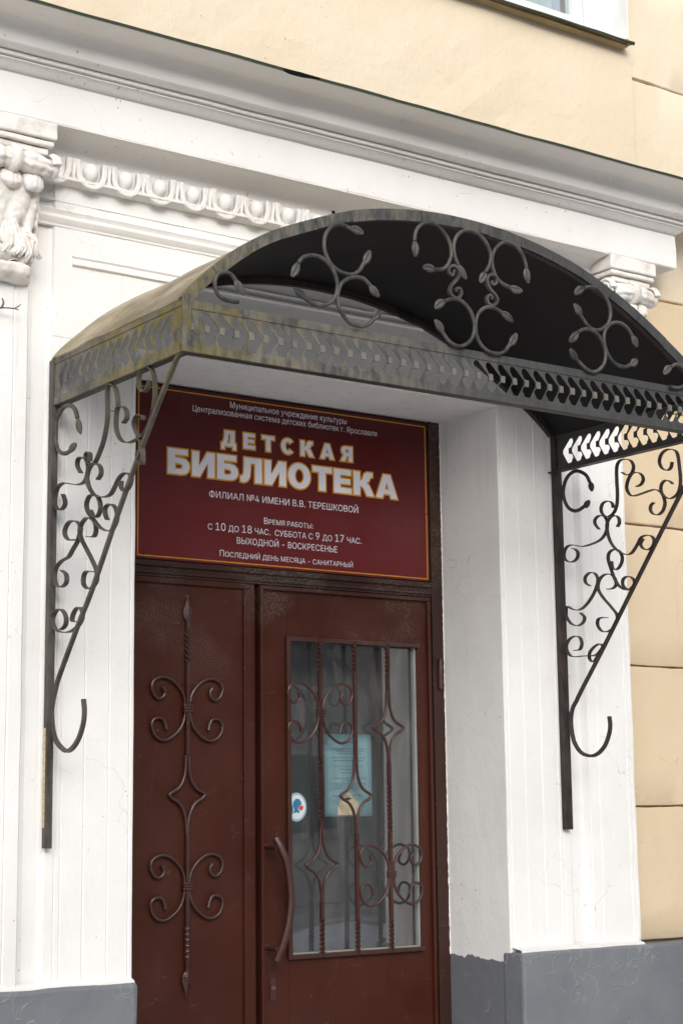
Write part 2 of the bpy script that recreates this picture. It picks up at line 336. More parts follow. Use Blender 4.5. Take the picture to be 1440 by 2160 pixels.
D = json.loads(r'''{"FC":[[[0.3046,3.2948],[0.2569,3.3011],[0.2332,3.3068],[0.2095,3.3048],[0.1859,3.2904],[0.168,3.2646],[0.163,3.2338],[0.1713,3.2005],[0.1902,3.1765],[0.2223,3.1622],[0.2606,3.1612],[0.2877,3.1784],[0.3049,3.204],[0.3278,3.2459]],[[0.0489,3.1203],[0.0719,3.1634],[0.0892,3.1836],[0.118,3.1951],[0.1497,3.1943],[0.1786,3.1795],[0.1987,3.1557],[0.2088,3.1226],[0.2025,3.0894],[0.1829,3.064],[0.1538,3.0505],[0.125,3.0508],[0.0983,3.0612],[0.057,3.0852]],[[0.3598,3.1115],[0.326,3.1397],[0.3052,3.1548],[0.2754,3.1562],[0.2456,3.1462],[0.2217,3.1248],[0.2096,3.093],[0.212,3.0588],[0.2292,3.0319],[0.2554,3.0137],[0.2879,3.0097],[0.3148,3.0178],[0.3392,3.039],[0.3638,3.0679]],[[0.4958,3.2568],[0.4951,3.3067],[0.5021,3.3391],[0.5248,3.364],[0.5567,3.3753],[0.5884,3.3681],[0.6168,3.3472],[0.6334,3.3188],[0.6364,3.2879],[0.6239,3.2569],[0.6042,3.2379],[0.5721,3.2298],[0.5246,3.2278]],[[0.6941,3.2219],[0.6628,3.2611],[0.6505,3.2851],[0.6469,3.3186],[0.6588,3.3497],[0.6856,3.3731],[0.7186,3.3819],[0.7513,3.372],[0.7804,3.348],[0.7947,3.3159],[0.7883,3.2829],[0.7708,3.256],[0.7465,3.2202]],[[0.9474,3.25],[0.9402,3.3],[0.9311,3.3293],[0.908,3.3584],[0.8755,3.3701],[0.8425,3.3632],[0.815,3.3394],[0.8004,3.3086],[0.8011,3.276],[0.8148,3.2479],[0.8378,3.2307],[0.8672,3.2239],[0.9209,3.221]],[[0.5676,3.1077],[0.6078,3.1374],[0.6435,3.1509],[0.6756,3.1457],[0.7042,3.1242],[0.7195,3.0926],[0.7198,3.0588],[0.7045,3.028],[0.678,3.0086],[0.6489,3.0033],[0.6203,3.013],[0.5974,3.0353],[0.5667,3.0717]],[[0.8781,3.1133],[0.8316,3.1363],[0.8055,3.1462],[0.7763,3.1452],[0.7497,3.1304],[0.7315,3.1045],[0.7265,3.0739],[0.7313,3.0425],[0.7489,3.0176],[0.7774,3.0034],[0.8093,3.0011],[0.839,3.0122],[0.8605,3.0362],[0.8917,3.078]],[[1.1433,3.2455],[1.1857,3.2743],[1.2147,3.283],[1.2466,3.2795],[1.2779,3.2601],[1.297,3.229],[1.2972,3.1948],[1.2829,3.1658],[1.2529,3.1452],[1.2207,3.1403],[1.1926,3.152],[1.1685,3.1772],[1.1387,3.2134]],[[1.1123,3.0848],[1.1515,3.1217],[1.1792,3.1355],[1.211,3.1379],[1.2391,3.1252],[1.2604,3.1017],[1.2703,3.0693],[1.2636,3.037],[1.2432,3.0125],[1.2139,2.9988],[1.1825,3.0041],[1.1459,3.0277],[1.115,3.0623]],[[1.4138,3.1095],[1.3927,3.1456],[1.3741,3.1674],[1.3453,3.1802],[1.3126,3.1776],[1.2859,3.1613],[1.2685,3.1369],[1.2658,3.1074],[1.2751,3.0748],[1.2963,3.0488],[1.3248,3.0358],[1.3573,3.0354],[1.3808,3.046],[1.4115,3.0674]],[[-0.1082,3.0412],[-0.1406,3.0787],[-0.1568,3.0926],[-0.1809,3.0932],[-0.1996,3.0805],[-0.2066,3.0581],[-0.2023,3.0352],[-0.1863,3.0189],[-0.1569,3.0142],[-0.1299,3.0153]],[[1.5333,3.035],[1.5689,3.0647],[1.5935,3.0766],[1.6207,3.0719],[1.6436,3.0525],[1.649,3.0282],[1.6305,3.0083],[1.5955,2.9963],[1.558,2.9953]]],"FS":[[[0.6461,3.2425],[0.6391,3.223],[0.6245,3.231],[0.6269,3.247],[0.6432,3.2551],[0.6591,3.2474],[0.6651,3.2301],[0.6516,3.2095],[0.6316,3.1879],[0.6278,3.1665],[0.6435,3.1535],[0.663,3.1577],[0.6719,3.1737],[0.6658,3.1858],[0.6528,3.1836],[0.6538,3.1734]],[[0.7967,3.2332],[0.7935,3.2233],[0.8081,3.2234],[0.8157,3.2387],[0.8091,3.2516],[0.7915,3.2523],[0.7783,3.2417],[0.7759,3.2227],[0.787,3.2036],[0.8069,3.1882],[0.8152,3.1733],[0.8059,3.1578],[0.7882,3.1527],[0.7756,3.16],[0.7744,3.176],[0.7852,3.1847],[0.7937,3.1791],[0.7917,3.1718]]],"RC":[[-0.2021,2.7568],[-0.192,2.7926],[-0.1726,2.8227],[-0.1313,2.8443],[-0.0957,2.8427],[-0.066,2.8227],[-0.0499,2.7879],[-0.0518,2.7528],[-0.0717,2.7176],[-0.103,2.6997],[-0.1312,2.699],[-0.1563,2.7076],[-0.1886,2.7247]],"RR":[[[-0.3599,2.8018],[-0.3825,2.7885],[-0.4058,2.7894],[-0.4182,2.8112],[-0.4082,2.8344],[-0.3823,2.846],[-0.3522,2.8463],[-0.3343,2.8252],[-0.3315,2.7727],[-0.3325,2.7293],[-0.3269,2.6871],[-0.3087,2.661],[-0.2778,2.652],[-0.2545,2.664],[-0.2453,2.6847],[-0.2566,2.7048],[-0.2841,2.7088],[-0.3039,2.6977],[-0.3077,2.6803]],[[-0.4293,2.739],[-0.4491,2.7421],[-0.463,2.7564],[-0.4576,2.7762],[-0.4354,2.7893],[-0.409,2.7889],[-0.3881,2.7685],[-0.3799,2.7411],[-0.3919,2.7178],[-0.4112,2.7077],[-0.4571,2.7101],[-0.5027,2.7148],[-0.5313,2.7103],[-0.5526,2.693],[-0.5634,2.6611],[-0.5524,2.6349],[-0.5295,2.6233],[-0.5043,2.6302],[-0.4924,2.646],[-0.4965,2.6618],[-0.5097,2.6692]],[[-0.6061,2.7985],[-0.5986,2.7788],[-0.5793,2.7727],[-0.5548,2.7861],[-0.5454,2.8111],[-0.5576,2.8349],[-0.5836,2.8453],[-0.6148,2.8399],[-0.6325,2.8219],[-0.639,2.7744],[-0.6415,2.7324],[-0.6359,2.7009],[-0.621,2.6802],[-0.5892,2.6712],[-0.5615,2.6837],[-0.5469,2.7056],[-0.5514,2.7282],[-0.5711,2.7391],[-0.5927,2.7309],[-0.6028,2.721]],[[-0.2313,2.6132],[-0.2131,2.6336],[-0.2126,2.6507],[-0.2339,2.6622],[-0.2609,2.6559],[-0.2748,2.6346],[-0.2721,2.6086],[-0.2573,2.5866],[-0.2292,2.5711],[-0.1804,2.563],[-0.1385,2.5621],[-0.0968,2.5729],[-0.0647,2.5731],[-0.0446,2.5561],[-0.0434,2.5316],[-0.062,2.5156],[-0.0902,2.5121],[-0.112,2.5231],[-0.1165,2.542],[-0.103,2.556],[-0.0891,2.5612]],[[-0.3261,2.6083],[-0.3369,2.6235],[-0.3313,2.6434],[-0.3116,2.6519],[-0.2876,2.6448],[-0.2728,2.6229],[-0.2776,2.5838],[-0.296,2.5479],[-0.328,2.52],[-0.367,2.5032],[-0.3936,2.5069],[-0.4211,2.5316],[-0.442,2.5547],[-0.4681,2.5591],[-0.4935,2.5524],[-0.504,2.5348],[-0.4946,2.5151],[-0.4717,2.5073],[-0.4495,2.5148],[-0.4374,2.5318],[-0.4514,2.5487]],[[-0.2895,2.4891],[-0.2948,2.4623],[-0.318,2.4572],[-0.339,2.476],[-0.3436,2.4991],[-0.3282,2.5223],[-0.3051,2.53],[-0.2797,2.5214],[-0.2731,2.4983],[-0.2848,2.4635],[-0.2997,2.4285],[-0.3215,2.3977],[-0.3537,2.3786],[-0.3834,2.3814],[-0.4007,2.3982],[-0.3919,2.4156],[-0.3694,2.4252],[-0.3459,2.4185],[-0.3415,2.3978],[-0.3572,2.382]],[[-0.1729,2.4133],[-0.1527,2.4261],[-0.1502,2.4457],[-0.1718,2.4601],[-0.1993,2.4569],[-0.2154,2.4358],[-0.2106,2.41],[-0.1847,2.3745],[-0.1486,2.3447],[-0.1131,2.3314],[-0.0782,2.3373],[-0.049,2.351],[-0.0425,2.3336],[-0.045,2.3115],[-0.0686,2.285],[-0.1033,2.2745],[-0.1317,2.2839],[-0.1396,2.3023],[-0.1195,2.3197]],[[-0.2641,2.3908],[-0.291,2.3907],[-0.3085,2.4039],[-0.2999,2.4309],[-0.2737,2.4449],[-0.243,2.4422],[-0.2202,2.4233],[-0.2167,2.395],[-0.239,2.364],[-0.2776,2.3268],[-0.3061,2.2956],[-0.3048,2.2722],[-0.287,2.2504],[-0.2561,2.2391],[-0.226,2.2442],[-0.2067,2.2673],[-0.2112,2.2883],[-0.2352,2.2921],[-0.2554,2.2892]],[[-0.0814,2.1859],[-0.1095,2.1875],[-0.1209,2.2081],[-0.1116,2.2305],[-0.0839,2.2377],[-0.0552,2.2281],[-0.0378,2.2054],[-0.0458,2.1806],[-0.0698,2.1643],[-0.1325,2.1617],[-0.1875,2.1597],[-0.2155,2.1741],[-0.2286,2.1895],[-0.2134,2.1988],[-0.1857,2.1907],[-0.1607,2.1714],[-0.1595,2.1477],[-0.1796,2.1376],[-0.2082,2.1628]]],"RD":[[-0.8,2.858],[-0.6571,2.7022],[-0.3884,2.3762],[-0.2294,2.18],[-0.109,2.0371],[-0.0829,2.0035],[-0.0606,1.9762],[-0.0503,1.9386],[-0.0529,1.8909],[-0.065,1.8524],[-0.0947,1.8183],[-0.1352,1.8037],[-0.1763,1.8061],[-0.2181,1.8325],[-0.2437,1.8732],[-0.252,1.9053],[-0.2491,1.9379]],"LC":[[-0.191,2.736],[-0.1677,2.7876],[-0.1523,2.8147],[-0.1259,2.8337],[-0.0922,2.8403],[-0.0585,2.8329],[-0.0289,2.8105],[-0.0208,2.7804],[-0.0236,2.7449],[-0.0359,2.7182],[-0.0629,2.6996],[-0.0931,2.6926],[-0.1153,2.6939],[-0.1627,2.7079]],"LR":[[[-0.3906,2.7668],[-0.4112,2.7612],[-0.421,2.7759],[-0.4192,2.7994],[-0.4064,2.8286],[-0.3821,2.8476],[-0.3615,2.8478],[-0.355,2.829],[-0.3572,2.7917],[-0.3568,2.745],[-0.3439,2.704],[-0.3239,2.6709],[-0.2864,2.6339],[-0.2618,2.6307],[-0.2367,2.6424],[-0.2241,2.658],[-0.2288,2.669],[-0.2431,2.67],[-0.2526,2.6599],[-0.2509,2.6416]],[[-0.4557,2.7181],[-0.4755,2.7291],[-0.4718,2.7528],[-0.4481,2.7689],[-0.4245,2.7719],[-0.4127,2.7543],[-0.4121,2.7147],[-0.4296,2.6818],[-0.4601,2.6616],[-0.4999,2.6545],[-0.5326,2.6567],[-0.5553,2.6542],[-0.5666,2.6281],[-0.5709,2.6017],[-0.5673,2.5799],[-0.5499,2.5861],[-0.5399,2.6038],[-0.5428,2.6243]],[[-0.6076,2.8117],[-0.5951,2.7933],[-0.5727,2.7865],[-0.5498,2.8026],[-0.5429,2.8301],[-0.5588,2.8528],[-0.5878,2.8564],[-0.62,2.8398],[-0.6363,2.8009],[-0.6369,2.7559],[-0.6279,2.7193],[-0.6061,2.685],[-0.5713,2.6594],[-0.5487,2.6619],[-0.5256,2.6871],[-0.5186,2.7111],[-0.538,2.7253],[-0.5672,2.7181],[-0.5706,2.7062]],[[-0.1944,2.6156],[-0.172,2.6397],[-0.175,2.6596],[-0.2003,2.6621],[-0.2294,2.6487],[-0.2407,2.6248],[-0.2343,2.5989],[-0.2132,2.5838],[-0.1699,2.5839],[-0.1184,2.5955],[-0.081,2.6032],[-0.0438,2.5953],[-0.0257,2.5704],[-0.0267,2.5425],[-0.0536,2.5248],[-0.0835,2.5272],[-0.0941,2.5428],[-0.0784,2.5692]],[[-0.3018,2.578],[-0.3223,2.5913],[-0.3184,2.6119],[-0.2971,2.6261],[-0.2689,2.6302],[-0.2444,2.6175],[-0.2344,2.5922],[-0.2494,2.5629],[-0.2854,2.534],[-0.3412,2.5204],[-0.3822,2.5224],[-0.4089,2.5411],[-0.4353,2.563],[-0.4651,2.5705],[-0.4949,2.563],[-0.5051,2.5453],[-0.489,2.5253],[-0.4661,2.5175],[-0.4459,2.532],[-0.4455,2.5516]],[[-0.2583,2.4947],[-0.2799,2.4716],[-0.3044,2.4698],[-0.3212,2.4921],[-0.3066,2.5241],[-0.2783,2.5367],[-0.2501,2.536],[-0.2329,2.5152],[-0.2443,2.4901],[-0.2802,2.4617],[-0.3226,2.4326],[-0.3709,2.4162],[-0.3979,2.419],[-0.421,2.4417],[-0.4204,2.4677],[-0.3965,2.4891],[-0.3692,2.4942],[-0.3489,2.4847],[-0.3528,2.4645],[-0.3633,2.4505]],[[-0.1639,2.4192],[-0.1237,2.4229],[-0.0974,2.4399],[-0.0967,2.4604],[-0.122,2.4773],[-0.1586,2.4762],[-0.1879,2.463],[-0.1971,2.4433],[-0.1785,2.4122],[-0.1466,2.3895],[-0.1216,2.3724],[-0.0739,2.3648],[-0.0408,2.3484],[-0.0304,2.3223],[-0.0425,2.2971],[-0.0764,2.2866],[-0.1093,2.2964],[-0.1085,2.3201],[-0.0785,2.3371]],[[-0.2427,2.4171],[-0.2814,2.4125],[-0.2949,2.4298],[-0.2874,2.454],[-0.2589,2.4697],[-0.2305,2.4737],[-0.2058,2.4622],[-0.192,2.444],[-0.2036,2.4156],[-0.2402,2.3775],[-0.2763,2.34],[-0.3014,2.3074],[-0.3021,2.2812],[-0.2782,2.2643],[-0.2467,2.2628],[-0.2216,2.2788],[-0.221,2.302],[-0.2383,2.3149],[-0.2735,2.3101]],[[-0.0806,2.1586],[-0.1062,2.168],[-0.1115,2.1911],[-0.0874,2.2151],[-0.0567,2.221],[-0.0308,2.2088],[-0.0227,2.1877],[-0.0411,2.1641],[-0.0809,2.1507],[-0.1326,2.1468],[-0.1748,2.1539],[-0.2063,2.1703],[-0.2173,2.1925],[-0.2026,2.2114],[-0.1774,2.212],[-0.155,2.1947],[-0.153,2.1773],[-0.1869,2.1714]]],"LD":[[-0.8,2.858],[-0.7629,2.8471],[-0.7266,2.8107],[-0.6405,2.7168],[-0.5209,2.5749],[-0.4175,2.4454],[-0.2783,2.2616],[-0.1914,2.164],[-0.0763,2.0255],[-0.0515,1.988],[-0.0311,1.9462],[-0.0262,1.9112],[-0.0367,1.86],[-0.0657,1.8239],[-0.1179,1.7988],[-0.16,1.803],[-0.2009,1.8299],[-0.2287,1.8703],[-0.2359,1.9078],[-0.2292,1.9423]],"DC":[[-0.0966,0.0706],[-0.0881,0.0562],[-0.0922,0.0396],[-0.111,0.0307],[-0.1299,0.044],[-0.1384,0.0692],[-0.1281,0.0915],[-0.0946,0.1036],[-0.0608,0.0938],[-0.0309,0.069],[-0.0138,0.0401],[-0.0094,0.0034],[-0.0135,-0.0371],[-0.0304,-0.0704],[-0.0599,-0.0964],[-0.0893,-0.107],[-0.1186,-0.0973],[-0.1354,-0.0723],[-0.1356,-0.0469],[-0.119,-0.0339],[-0.098,-0.0353],[-0.0875,-0.0496],[-0.0811,-0.0713]],"DCc":[0.3899,1.9641],"DD":[[-0.0056,0.1325],[-0.0084,0.0778],[-0.0201,0.0415],[-0.0369,0.0216],[-0.06,0.0091],[-0.0696,0.0019],[-0.0671,-0.0013],[-0.0563,-0.0116],[-0.0327,-0.0246],[-0.0154,-0.0486],[-0.0045,-0.0854],[0.0013,-0.1296]],"DDc":[0.393,1.6741]}''')
